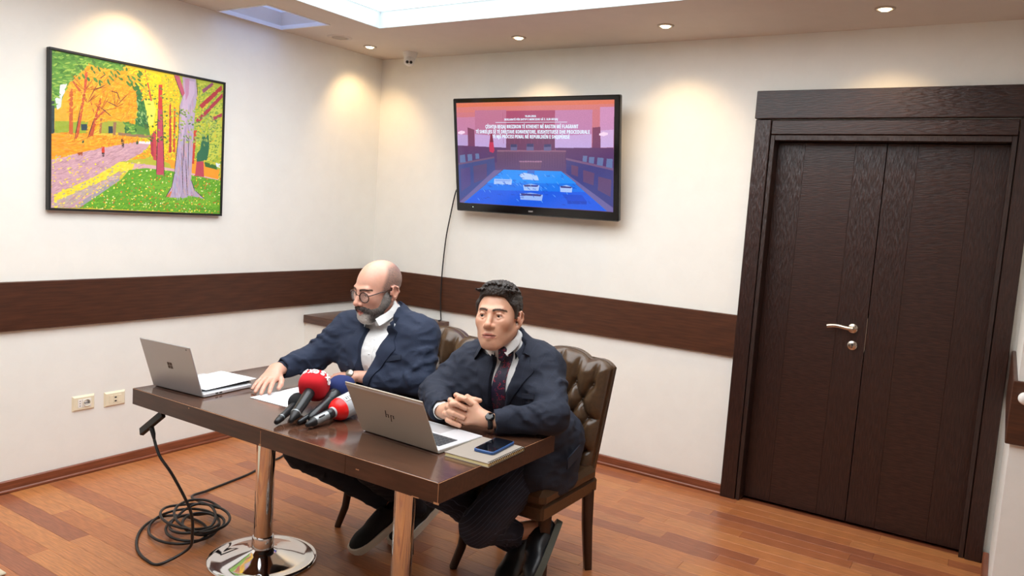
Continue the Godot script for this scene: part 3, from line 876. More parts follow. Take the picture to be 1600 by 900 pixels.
func build_painting() -> void:
	rng.seed = 5
	var im := Image.create(900, 710, false, Image.FORMAT_RGB8)
	polys(im, PAINTING)
	var all := Rect2(0, 0, 1, 1)
	dabs(im, 2600, Rect2(0.08, 0.02, 0.44, 0.55), rgb(240, 170, 35), 0.25, [rgb(250, 184, 50), rgb(236, 150, 20), rgb(250, 160, 24), rgb(226, 160, 50)], 0.022, 0.005, -0.6, 0.7)
	dabs(im, 1300, Rect2(0, 0, 0.45, 0.5), rgb(92, 150, 56), 0.2, [rgb(120, 176, 70), rgb(70, 130, 46), rgb(100, 160, 60), rgb(150, 190, 80)], 0.03, 0.007, -0.3, 0.6)
	dabs(im, 2400, Rect2(0.45, 0.02, 0.4, 0.6), rgb(240, 212, 30), 0.3, [rgb(252, 232, 40), rgb(230, 190, 20), rgb(250, 214, 20), rgb(200, 200, 50), rgb(150, 170, 60)], 0.012, 0.006, 0.6, 1.5)
	dabs(im, 1300, Rect2(0.72, 0.02, 0.28, 0.75), rgb(180, 192, 62), 0.3, [rgb(150, 176, 60), rgb(200, 206, 80), rgb(120, 160, 70), rgb(214, 190, 60)], 0.018, 0.007, -0.7, 0.9)
	dabs(im, 500, Rect2(0.35, 0.2, 0.25, 0.4), rgb(54, 116, 60), 0.2, [rgb(40, 96, 56), rgb(80, 140, 66), rgb(140, 180, 110)], 0.02, 0.008, 0.9, 0.6)
	dabs(im, 800, Rect2(0, 0.5, 0.5, 0.25), rgb(244, 156, 28), 0.16, [rgb(250, 176, 40), rgb(236, 140, 20), rgb(226, 160, 60)], 0.03, 0.004, -0.1, 0.15)
	dabs(im, 900, Rect2(0, 0.55, 0.5, 0.45), rgb(202, 160, 172), 0.16, [rgb(190, 150, 166), rgb(214, 176, 182), rgb(180, 140, 150)], 0.03, 0.004, -0.45, 0.2)
	dabs(im, 300, Rect2(0, 0.65, 0.5, 0.35), rgb(202, 160, 172), 0.25, [rgb(240, 220, 90), rgb(236, 204, 60), rgb(230, 190, 110)], 0.012, 0.006, -0.4, 0.8)
	dabs(im, 520, Rect2(0.02, 0.66, 0.46, 0.34), rgb(236, 216, 64), 0.5, [rgb(250, 230, 60), rgb(226, 196, 40), rgb(180, 170, 150), rgb(240, 220, 110)], 0.018, 0.006, -0.6, 0.5)
	dabs(im, 1300, Rect2(0.1, 0.7, 0.9, 0.3), rgb(106, 170, 42), 0.3, [rgb(86, 152, 36), rgb(126, 186, 54), rgb(110, 170, 60)], 0.02, 0.005, -0.5, 0.6)
	dabs(im, 520, Rect2(0.15, 0.68, 0.85, 0.32), rgb(106, 170, 42), 0.35, [rgb(240, 236, 110), rgb(246, 224, 70), rgb(214, 140, 40), rgb(230, 240, 170), rgb(200, 90, 40)], 0.011, 0.006, -0.7, 1.0)
	dabs(im, 700, Rect2(0.66, 0.05, 0.22, 0.85), rgb(178, 162, 190), 0.16, [rgb(196, 180, 206), rgb(150, 140, 176), rgb(190, 150, 180), rgb(206, 170, 150), rgb(160, 170, 200)], 0.04, 0.003, 1.45, 0.15)
	dabs(im, 130, Rect2(0.68, 0.24, 0.28, 0.24), Color.WHITE, 9.9, [rgb(120, 150, 80), rgb(150, 176, 90), rgb(84, 126, 66), rgb(176, 190, 96)], 0.02, 0.009, 0.3, 1.0)
	dabs(im, 420, Rect2(0.08, 0.08, 0.4, 0.5), rgb(240, 165, 35), 0.3, [rgb(214, 120, 24), rgb(200, 110, 30), rgb(255, 200, 70)], 0.03, 0.0025, -0.8, 1.1)
	for k in 26:  # fine branches fanning out of the left trunks
		var o: Vector2 = [Vector2(0.17, 0.22), Vector2(0.18, 0.3), Vector2(0.25, 0.34), Vector2(0.33, 0.3)][k % 4]
		var g := -0.3 - rng.randf() * 2.5
		var l := rng.randf_range(0.05, 0.14)
		dab(im, o.x + cos(g) * l / 2, o.y + sin(g) * l * 0.63, l, 0.003, g, rgb(150, 80, 30))
	dabs(im, 60, Rect2(0.5, 0.1, 0.16, 0.4), Color.WHITE, 9.9, [rgb(90, 120, 50), rgb(150, 170, 60), rgb(70, 100, 50)], 0.02, 0.009, -0.3, 1.0)
	dabs(im, 50, Rect2(0.12, 0.02, 0.36, 0.14), Color.WHITE, 9.9, [rgb(90, 140, 56), rgb(70, 120, 50)], 0.03, 0.012, 0.9, 0.5)
	for l in PAINTING_LINES:
		var a := Vector2(l[0], l[1]); var b := Vector2(l[2], l[3])
		dab(im, (a.x + b.x) / 2, (a.y + b.y) / 2, a.distance_to(b) * 1.05, 0.004, atan2((b.y - a.y) / 1.26, b.x - a.x), rgb(60, 40, 50))
	for k in 9: dab(im, 0.855 + k * 0.0115, 0.968, 0.008, 0.004, 0.3 * (k % 3), rgb(50, 90, 24))
	var m := mat(Color.WHITE, 0.55)
	m.albedo_texture = ImageTexture.create_from_image(im)
	m.normal_enabled = true
	m.normal_texture = bump_tex(0.08, 3.0, 3, 51, 256)
	m.normal_scale = 0.2
	var t := thing("framed_painting", "colourful framed painting of an autumn park with yellow trees on the left wall", "painting", Vector3(0.0, 1.396, 1.863))
	var s := mb()
	var w := 0.4985; var h := 0.787; var f := 0.012
	for b in [[Vector3(0.003, 0, -w), Vector3(0.034, f, w)], [Vector3(0.003, h - f, -w), Vector3(0.034, h, w)], [Vector3(0.003, f, -w), Vector3(0.034, h - f, -w + f)], [Vector3(0.003, f, w - f), Vector3(0.034, h - f, w)]]:
		bevel(s, b[0], b[1], 0.0015)
	obj("frame", s, M.black, t)
	s = mb()
	quad_uv(s, Vector3(0.026, f, w - f), Vector3(0.026, f, -w + f), Vector3(0.026, h - f, -w + f), Vector3(0.026, h - f, w - f))
	s.generate_normals(); s.generate_tangents()
	inst("canvas", s.commit(), m, t)
	s = mb(); bx(s, Vector3(0.002, f, -w + f), Vector3(0.0255, h - f, w - f)); obj("stretcher", s, M.chip, t)

func build_television() -> void:
	var t := thing("television", "wall-mounted flat television showing a courtroom slide", "television", Vector3(1.443, 1.884, 0.165))
	var tilt := Basis(Vector3.RIGHT, 0.158)
	var T := Transform3D(tilt, Vector3.ZERO)
	var w := 0.603; var h := 0.369
	var s := mb()
	bevel(s, Vector3(-w, -h, -0.035), Vector3(w, h, 0.0), 0.006, T); obj("casing", s, M.black_gloss, t)
	var sx0 := -w + 0.029; var sx1 := w - 0.034; var sy0 := -h + 0.056; var sy1 := h - 0.028
	var im := Image.create(720, 405, false, Image.FORMAT_RGB8)
	im.fill(rgb(96, 64, 90))
	polys(im, COURTROOM)
	rng.seed = 9
	for k in 90:  # rows of small tools on the blue table
		var v := rng.randf_range(0.68, 0.96)
		var u := rng.randf_range(0.3 - (v - 0.62) * 0.5, 0.68 + (v - 0.62) * 0.6)
		dab(im, u, v, 0.03, 0.0035, 0.9 + rng.randf_range(-0.2, 0.2) if k % 3 else 0.05, [rgb(16, 60, 170), rgb(120, 190, 240), rgb(20, 80, 190)][k % 3])
	for q in [[0.03, 0.29], [0.94, 0.3]]:
		dab(im, q[0], q[1], 0.03, 0.05, 1.5, rgb(250, 236, 255))
	for k in 26:  # panel joints of the benches and the back wall
		var u := 0.33 + k * 0.016
		if k < 25: im.fill_rect(Rect2i(int(u * 720), 196, 1, 52), rgb(76, 48, 70))
	for k in 9: im.fill_rect(Rect2i(int((0.32 + k * 0.037) * 720), 40, 1, 120), rgb(140, 72, 108))
	for yy in 405:  # the slide fades from a red to a blue tint, as designed
		for xx in 720:
			var c0 := im.get_pixel(xx, yy)
			var v := yy / 405.0
			var tint := Color(0.78, 0.36, 0.42).lerp(Color(0.2, 0.34, 0.9), smoothstep(0.1, 0.85, v))
			var noise := 0.95 + 0.1 * rng.randf()
			im.set_pixel(xx, yy, c0.lerp(tint, 0.22) * noise)
	var m := mat(Color.BLACK, 0.12)
	m.emission_enabled = true
	m.emission = Color.BLACK
	m.emission_texture = ImageTexture.create_from_image(im)
	m.emission_energy_multiplier = SCREEN_GLOW
	s = mb()
	quad_uv(s, T * Vector3(sx0, sy0, 0.0006), T * Vector3(sx1, sy0, 0.0006), T * Vector3(sx1, sy1, 0.0006), T * Vector3(sx0, sy1, 0.0006))
	s.generate_normals()
	var scr := inst("screen", s.commit(), m, t)
	var tx := mat(Color.BLACK, 0.5)
	tx.emission_enabled = true
	tx.emission = rgb(214, 240, 255)
	tx.emission_energy_multiplier = SCREEN_GLOW * 1.1
	var sw := sx1 - sx0; var sh := sy1 - sy0
	for l in [["15.04.2026", 0.5, 0.136, 0.07, 0.016], ["DEKLARATË PËR SHTYP E MERCEDES SË Z. ILIR BEQAJ", 0.5, 0.166, 0.34, 0.017], ["ÇËSHTJA BEQAJ RREZIKON TË KTHEHET NË RASTIN MË FLAGRANT", 0.497, 0.233, 0.592, 0.03], ["TË SHKELJES SË TË DREJTAVE KONVENTORE, KUSHTETUESE DHE PROCEDURALE", 0.497, 0.282, 0.728, 0.03], ["TË NJË PROCESI PENAL NË REPUBLIKËN E SHQIPËRISË", 0.495, 0.328, 0.494, 0.03]]:
		words("screen_text", l[0], l[4], tx, scr, T * Transform3D(Basis(), Vector3(sx0 + l[1] * sw, sy1 - l[2] * sh - 0.0, 0.0012)), 0.0004, l[3] * sw)
	s = mb(); bx(s, Vector3(sx0 + 0.27 * sw, sy1 - 0.1945 * sh, 0.0008), Vector3(sx0 + 0.727 * sw, sy1 - 0.191 * sh, 0.0014), T); obj("screen_rule", s, tx, scr)
	words("maker_name", "SONY", 0.013, M.silver, t, T * Transform3D(Basis(), Vector3(-0.01, -h + 0.027, 0.001)), 0.0006)
	var led := mat(rgb(230, 240, 240), 0.4); led.emission_enabled = true; led.emission = Color(0.9, 1, 0.95); led.emission_energy_multiplier = 0.8
	s = mb(); bx(s, Vector3(-w + 0.136, -h + 0.03, 0.0), Vector3(-w + 0.141, -h + 0.035, 0.0012), T); obj("status_led", s, led, t)
	s = mb(); bevel(s, Vector3(-0.3, -0.22, -0.075), Vector3(0.3, 0.24, -0.033), 0.01, T); obj("rear_housing", s, M.black, t)
	for k in [-1.0, 1.0]:
		s = mb(); bx(s, Vector3(0.175 * k - 0.025, -0.18, -0.163), Vector3(0.175 * k + 0.025, 0.18, -0.145)); bx(s, Vector3(0.175 * k - 0.015, -0.02, -0.15), Vector3(0.175 * k + 0.015, 0.02, -0.06)); obj("wall_bracket", s, M.black, t)
	var glow := AreaLight3D.new()
	glow.name = "screen_light"
	t.add_child(glow)
	glow.area_size = Vector2(1.12, 0.64)
	glow.area_normalize_energy = false
	glow.transform = T * Transform3D(Basis(Vector3.UP, PI), Vector3(0, 0.014, 0.003))
	glow.light_color = Color(0.62, 0.6, 0.95)
	glow.light_energy = 0.02
	glow.area_range = 8.0
	glow.shadow_enabled = true
	# its cable down to the ledge
	s = mb()
	tube(s, curve([Vector3(0.86, 1.74, 0.07), Vector3(0.79, 1.68, 0.04), Vector3(0.758, 1.62, 0.03), Vector3(0.725, 1.46, 0.028), Vector3(0.703, 1.33, 0.028), Vector3(0.69, 1.15, 0.03), Vector3(0.687, 1.0, 0.032), Vector3(0.69, 0.88, 0.034), Vector3(0.705, 0.77, 0.04), Vector3(0.715, 0.745, 0.05), Vector3(0.72, 0.7425, 0.08)]), 0.0045, 8)
	tag(obj("television_cable", s, M.cable), "thin black cable hanging from the television to the ledge", "cable")

func outlet(t: Node3D, socket: bool) -> void:
	var s := mb()
	var z := 0.0595; var y := 0.041
	# plate with sloped edges
	var a := [Vector3(0, -y, z), Vector3(0, -y, -z), Vector3(0, y, -z), Vector3(0, y, z)]
	var b := [Vector3(0.011, -y + 0.009, z - 0.009), Vector3(0.011, -y + 0.009, -z + 0.009), Vector3(0.011, y - 0.009, -z + 0.009), Vector3(0.011, y - 0.009, z - 0.009)]
	for k in 4: quad(s, a[k], a[(k + 1) % 4], b[(k + 1) % 4], b[k])
	quad(s, b[0], b[1], b[2], b[3])
	obj("plate", s, M.cream_plastic, t)
	if socket:
		s = mb(); bevel(s, Vector3(0.009, -0.022, 0.012), Vector3(0.013, 0.022, 0.033), 0.001); var n := obj("module", s, M.white_plastic, t)
		s = mb()
		for k in 3: lathe(s, [Vector2(0.0026, 0), Vector2(0.0026, 0.0008), Vector2(0, 0.0008)], 10, Transform3D(Basis(Vector3.BACK, -PI / 2), Vector3(0.0128, (k - 1) * 0.0125, 0.0225)))
		obj("pin_hole", s, M.hole, n)
		s = mb(); bevel(s, Vector3(0.009, -0.022, -0.036), Vector3(0.013, 0.022, 0.01), 0.001); n = obj("module", s, M.white_plastic, t)
		s = mb(); lathe(s, [Vector2(0.0, 0.0002), Vector2(0.0165, 0.0002), Vector2(0.0175, 0.0035), Vector2(0.0195, 0.0035), Vector2(0.0195, 0.0)], 28, Transform3D(Basis(Vector3.BACK, -PI / 2), Vector3(0.0128, 0, -0.013))); obj("round_socket", s, M.cream_plastic, n)
		s = mb()
		for k in [-1, 0, 1]: lathe(s, [Vector2(0.0028, 0), Vector2(0.0028, 0.0012), Vector2(0, 0.0012)], 10, Transform3D(Basis(Vector3.BACK, -PI / 2), Vector3(0.0128, 0.0, -0.013 + k * 0.0095)))
		obj("pin_hole", s, M.hole, n)
	else:
		for k in 3:
			s = mb(); bevel(s, Vector3(0.009, -0.022, 0.0125 - k * 0.0235), Vector3(0.013, 0.022, 0.035 - k * 0.0235), 0.001); var n := obj("module", s, M.cream_plastic, t)
			if k == 1:
				s = mb()
				for q in [0.008, -0.012]: bx(s, Vector3(0.0125, q - 0.0035, -0.006), Vector3(0.0134, q + 0.0045, 0.006))
				obj("port", s, M.hole, n)

func build_wall_things() -> void:
	build_painting()
	build_television()
	outlet(thing("power_outlet", "cream wall plate with a round power socket low on the left wall", "outlet", Vector3(0, 0.386, 2.165)), true)
	outlet(thing("network_outlet", "cream wall plate with two small ports nearest the table", "outlet", Vector3(0, 0.38, 1.995)), false)
	var s := mb()
	lathe(s, [Vector2(0.008, 0), Vector2(0.008, 0.016), Vector2(0.02, 0.02), Vector2(0.024, 0.03), Vector2(0.018, 0.04), Vector2(0, 0.043)], 24, Transform3D(Basis(Vector3.RIGHT, PI / 2), Vector3(4.128, 0.99, 0.95)))
	tag(obj("wall_knob", s, M.white_plastic), "round white knob on the wooden rail at the right edge", "knob")
	s = mb(); bevel(s, Vector3(-0.6, 0, -0.45), Vector3(0.6, 0.012, 0.45), 0.004, Transform3D(Basis(), Vector3(0.27, 0.0, 3.375)))
	tag(obj("floor_mat", s, mat(rgb(206, 196, 172), 0.95)), "pale beige mat whose corner shows at the lower left", "mat")

# ---------------------------------------------------------------- things on the table
func laptop(label: String, at: Vector3, yaw: float, w: float, d: float, lid: float, tilt: float, shell: Material, deck: Material, keys: Material) -> Node3D:
	var t := thing("laptop", label, "laptop", at)
	t.rotation.y = yaw
	var s := mb(); bevel(s, Vector3(-w / 2, 0.002, -d), Vector3(w / 2, 0.015, 0.0), 0.002); obj("base", s, deck, t)
	for k in 4:
		s = mb(); bx(s, Vector3((-0.42 if k % 2 else 0.38) * w, 0.0, -d + 0.015 if k < 2 else -0.025), Vector3((-0.38 if k % 2 else 0.42) * w, 0.0022, -d + 0.025 if k < 2 else -0.015)); obj("rubber_foot", s, M.rubber, t)
	var cols := 14
	var rows := 5
	var kw := w * 0.86 / cols
	var kh := d * 0.42 / rows
	for r in rows:
		for c in cols:
			if r == 4 and c in [4, 5, 6, 7]: continue
			s = mb()
			var x := -w * 0.43 + c * kw
			var z := -0.028 - (r + 1) * kh
			bevel(s, Vector3(x + 0.001, 0.0145, z + 0.001), Vector3(x + kw - 0.001, 0.0164, z + kh - 0.001), 0.0004)
			obj("key", s, keys, t)
	s = mb(); bevel(s, Vector3(-w * 0.43 + 4 * kw + 0.001, 0.0145, -0.028 - 5 * kh + 0.001), Vector3(-w * 0.43 + 8 * kw - 0.001, 0.0164, -0.028 - 4 * kh - 0.001), 0.0004); obj("key", s, keys, t)
	s = mb(); bevel(s, Vector3(-w * 0.17, 0.0145, -d + 0.012), Vector3(w * 0.17, 0.0153, -d * 0.6), 0.0003); obj("touchpad", s, M.silver, t)
	s = mb(); tube(s, [Vector3(-w * 0.4, 0.013, 0.002), Vector3(w * 0.4, 0.013, 0.002)], 0.0055, 10); obj("hinge", s, M.black, t)
	var L := Node3D.new()
	L.name = "lid"
	t.add_child(L)
	L.transform = Transform3D(Basis(Vector3.RIGHT, tilt), Vector3(0, 0.011, 0.003))
	s = mb(); bevel(s, Vector3(-w / 2, -0.004, 0.0), Vector3(w / 2, lid, 0.0055), 0.0018); obj("lid_shell", s, shell, L)
	s = mb(); bx(s, Vector3(-w / 2 + 0.004, 0.008, -0.0006), Vector3(w / 2 - 0.004, lid - 0.004, 0.0)); obj("display", s, M.screen_off, L)
	return t

func mic_axis(label: String, tail: Vector3, head: Vector3) -> Node3D:
	var t := thing("microphone", label, "microphone", tail, "press microphones on the table")
	var b := along(tail, head)
	t.transform = Transform3D(b.basis, tail)
	return t

func superball(r: Vector3, e: float, c: Vector3, nu := 32, nv := 20) -> SurfaceTool:
	var s := mb()
	s.set_smooth_group(0)
	var g := func(i: int, j: int) -> Vector3:
		var a := TAU * i / nu; var f := PI * (j * 1.0 / nv - 0.5)
		var d := Vector3(cos(f) * cos(a), sin(f), -cos(f) * sin(a))
		var k := pow(pow(absf(d.x), e) + pow(absf(d.y), e) + pow(absf(d.z), e), -1.0 / e)
		return c + d * k * r
	for j in nv:
		for i in nu:
			var i2 := (i + 1) % nu
			if j == 0: tri(s, g.call(0, 0), g.call(i2, 1), g.call(i, 1))
			elif j == nv - 1: tri(s, g.call(i, j), g.call(i2, j), g.call(0, nv))
			else: quad(s, g.call(i, j), g.call(i2, j), g.call(i2, j + 1), g.call(i, j + 1))
	return s

func build_table_things() -> void:
	var Y := TABLE_Y
	var l1 := laptop("silver laptop with a four-square emblem at the far left end of the table", Vector3(1.262, Y, 2.462), 0.078, 0.295, 0.245, 0.212, 0.32, M.silver, M.silver_light, M.key_grey)
	var lid1: Node3D = l1.get_node("lid")
	var s: SurfaceTool
	for k in 4:
		s = mb()
		var x := 0.0008 if k % 2 else -0.0138
		var y := 0.1125 if k < 2 else 0.098
		bx(s, Vector3(x, y, 0.0053), Vector3(x + 0.013, y + 0.013, 0.0059)); obj("emblem_square", s, M.logo_dark, lid1)
	s = mb(); lathe(s, [Vector2(0.003, 0), Vector2(0.003, 0.0006), Vector2(0, 0.0006)], 12, Transform3D(Basis(Vector3.RIGHT, PI / 2), Vector3(0.125, 0.2, 0.0053))); obj("rear_camera", s, M.black_gloss, lid1)
	s = mb()
	for z in [-0.07, -0.09]: bx(s, Vector3(0.147, 0.006, z), Vector3(0.1479, 0.0115, z + 0.014))
	obj("port", s, M.hole, l1)
	var l2 := laptop("champagne grey laptop with a slanted-line emblem in front of the man in the tie", Vector3(2.328, Y, 2.335), -0.047, 0.358, 0.237, 0.207, 0.462, M.champagne, M.silver_light, M.key)
	var lid2: Node3D = l2.get_node("lid")
	s = mb()  # emblem of four slanted strokes
	for b in [[-0.02, 0.095, 0.125], [-0.009, 0.095, 0.11], [0.003, 0.08, 0.11], [0.015, 0.095, 0.11]]:
		var sh := Transform3D(Basis(Vector3(1, 0, 0), Vector3(0.22, 1, 0), Vector3(0, 0, 1)), Vector3(-0.022, 0, 0))
		bx(s, Vector3(b[0] - 0.0018, b[1], 0.0053), Vector3(b[0] + 0.0018, b[2], 0.0059), sh)
	bx(s, Vector3(0.007 - 0.003, 0.1075, 0.0053), Vector3(0.019, 0.1095, 0.0059)); bx(s, Vector3(-0.0195, 0.1075, 0.0053), Vector3(-0.0065, 0.1095, 0.0059))
	obj("emblem", s, M.logo_dark, lid2)
	s = mb(); bevel(s, Vector3(-0.179, 0.193, 0.0056), Vector3(0.179, 0.2, 0.0066), 0.0004); obj("lid_strip", s, M.silver_light, lid2)
	# printed sheets
	paper("printed sheets lying over the keyboard of the left laptop", [Vector3(1.175, Y + 0.0225, 2.43), Vector3(1.385, Y + 0.0225, 2.425), Vector3(1.375, Y + 0.031, 2.17), Vector3(1.165, Y + 0.031, 2.19)], 2)
	s = mb(); bevel(s, Vector3(1.165, Y + 0.0172, 2.195), Vector3(1.372, Y + 0.0212, 2.43), 0.001)
	tag(obj("document_folder", s, M.black), "thin black folder under the sheets on the left laptop", "folder")
	paper("printed sheet flat on the table beside the right hand of the bearded man", [Vector3(1.518, Y + 0.0012, 2.318), Vector3(1.728, Y + 0.0012, 2.312), Vector3(1.722, Y + 0.0012, 2.018), Vector3(1.512, Y + 0.0012, 2.022)], 1)
	# spiral notebook and phone
	var nb := thing("spiral_notebook", "grey spiral notebook with cream pages on the right end of the table", "notebook", Vector3(2.612, Y, 2.228))
	nb.rotation.y = 0.03
	s = mb(); bevel(s, Vector3(-0.086, 0.0, -0.115), Vector3(0.088, 0.002, 0.115), 0.0005); obj("back_cover", s, M.book_cover, nb)
	s = mb(); bevel(s, Vector3(-0.083, 0.002, -0.113), Vector3(0.086, 0.0125, 0.113), 0.0005); obj("pages", s, M.book_pages, nb)
	s = mb(); bevel(s, Vector3(-0.086, 0.0125, -0.115), Vector3(0.088, 0.0145, 0.115), 0.0005); obj("front_cover", s, M.book_cover, nb)
	for k in 21:
		var z := -0.106 + k * 0.0106
		var ring := []
		for a in 13: ring.append(Vector3(0.086 + cos(TAU * a / 12) * 0.0075, 0.0078 + sin(TAU * a / 12) * 0.0098, z + a * 0.0002))
		s = mb(); tube(s, ring, 0.0011, 5); obj("ring", s, M.wire, nb)
	var ph := thing("smartphone", "smartphone in a blue case lying on the spiral notebook", "phone", Vector3(2.624, Y + 0.0146, 2.19))
	ph.rotation.y = 0.09
	obj("case", superplate(0.0385, 0.079, 0.0105, 0.012), M.phone_case, ph)
	var pg := obj("screen_glass", superplate(0.0355, 0.076, 0.0012, 0.0095), M.phone_glass, ph)
	pg.position.y = 0.0098
	# microphones
	microphones()
	adapter()

func superplate(hx: float, hz: float, h: float, r: float) -> SurfaceTool:  # plate with rounded corners and softened rims
	var s := mb()
	var ring := func(inset: float, y: float) -> Array:
		var a := []
		for c in 4:
			for k in 7:
				var g := PI / 2 * (c + k / 6.0)
				var sx := [1, -1, -1, 1]; var sz := [-1, -1, 1, 1]
				a.append(Vector3(sx[c] * (hx - r) + cos(g) * (r - inset), y, sz[c] * (hz - r) - sin(g) * (r - inset)))
		return a
	var b := minf(0.002, h * 0.35)
	var R := [ring.call(b, 0.0), ring.call(0.0, b), ring.call(0.0, h - b), ring.call(b, h)]
	var n: int = R[0].size()
	for j in 3:
		for k in n: quad(s, R[j][k], R[j][(k + 1) % n], R[j + 1][(k + 1) % n], R[j + 1][k])
	for k in n:
		tri(s, Vector3(0, h, 0), R[3][k], R[3][(k + 1) % n])
		tri(s, Vector3.ZERO, R[0][(k + 1) % n], R[0][k])
	return s

func paper(label: String, c: Array, sheets: int) -> void:  # corners: near left, near right, far right, far left
	var o: Vector3 = (c[0] + c[2]) / 2
	var t := thing("printed_sheet", label, "paper", Vector3(o.x, c[0].y, o.z))
	var s := mb()
	s.set_smooth_group(0)
	var n := 8
	var th := 0.0004 * sheets
	var f := func(i: int, j: int, up: float) -> Vector3:
		var u := i * 1.0 / n; var v := j * 1.0 / n
		var p: Vector3 = c[0].lerp(c[1], u).lerp(c[3].lerp(c[2], u), v)
		return p + Vector3(0, up, 0) - t.position
	for j in n:
		for i in n:
			quad(s, f.call(i, j, th), f.call(i + 1, j, th), f.call(i + 1, j + 1, th), f.call(i, j + 1, th))
			quad(s, f.call(i, j, 0), f.call(i, j + 1, 0), f.call(i + 1, j + 1, 0), f.call(i + 1, j, 0))
	for i in n:
		quad(s, f.call(i, 0, 0), f.call(i + 1, 0, 0), f.call(i + 1, 0, th), f.call(i, 0, th)); quad(s, f.call(i + 1, n, 0), f.call(i, n, 0), f.call(i, n, th), f.call(i + 1, n, th))
		quad(s, f.call(0, i + 1, 0), f.call(0, i, 0), f.call(0, i, th), f.call(0, i + 1, th)); quad(s, f.call(n, i, 0), f.call(n, i + 1, 0), f.call(n, i + 1, th), f.call(n, i, th))
	obj("sheet", s, M.paper, t)
	s = mb()  # lines of print
	rng.seed = 3
	for k in 26:
		var v := 0.06 + k * 0.034
		var a := 0.1; var b := 0.9 if k % 6 != 5 else 0.5
		var p := func(u: float, vv: float) -> Vector3: return c[0].lerp(c[1], u).lerp(c[3].lerp(c[2], u), vv) + Vector3(0, th + 0.0002, 0) - t.position
		var u := a
		while u < b:
			var e := minf(b, u + rng.randf_range(0.03, 0.12))
			quad(s, p.call(u, v), p.call(e, v), p.call(e, v + 0.011), p.call(u, v + 0.011))
			u = e + 0.012
	obj("print", s, M.ink, t)

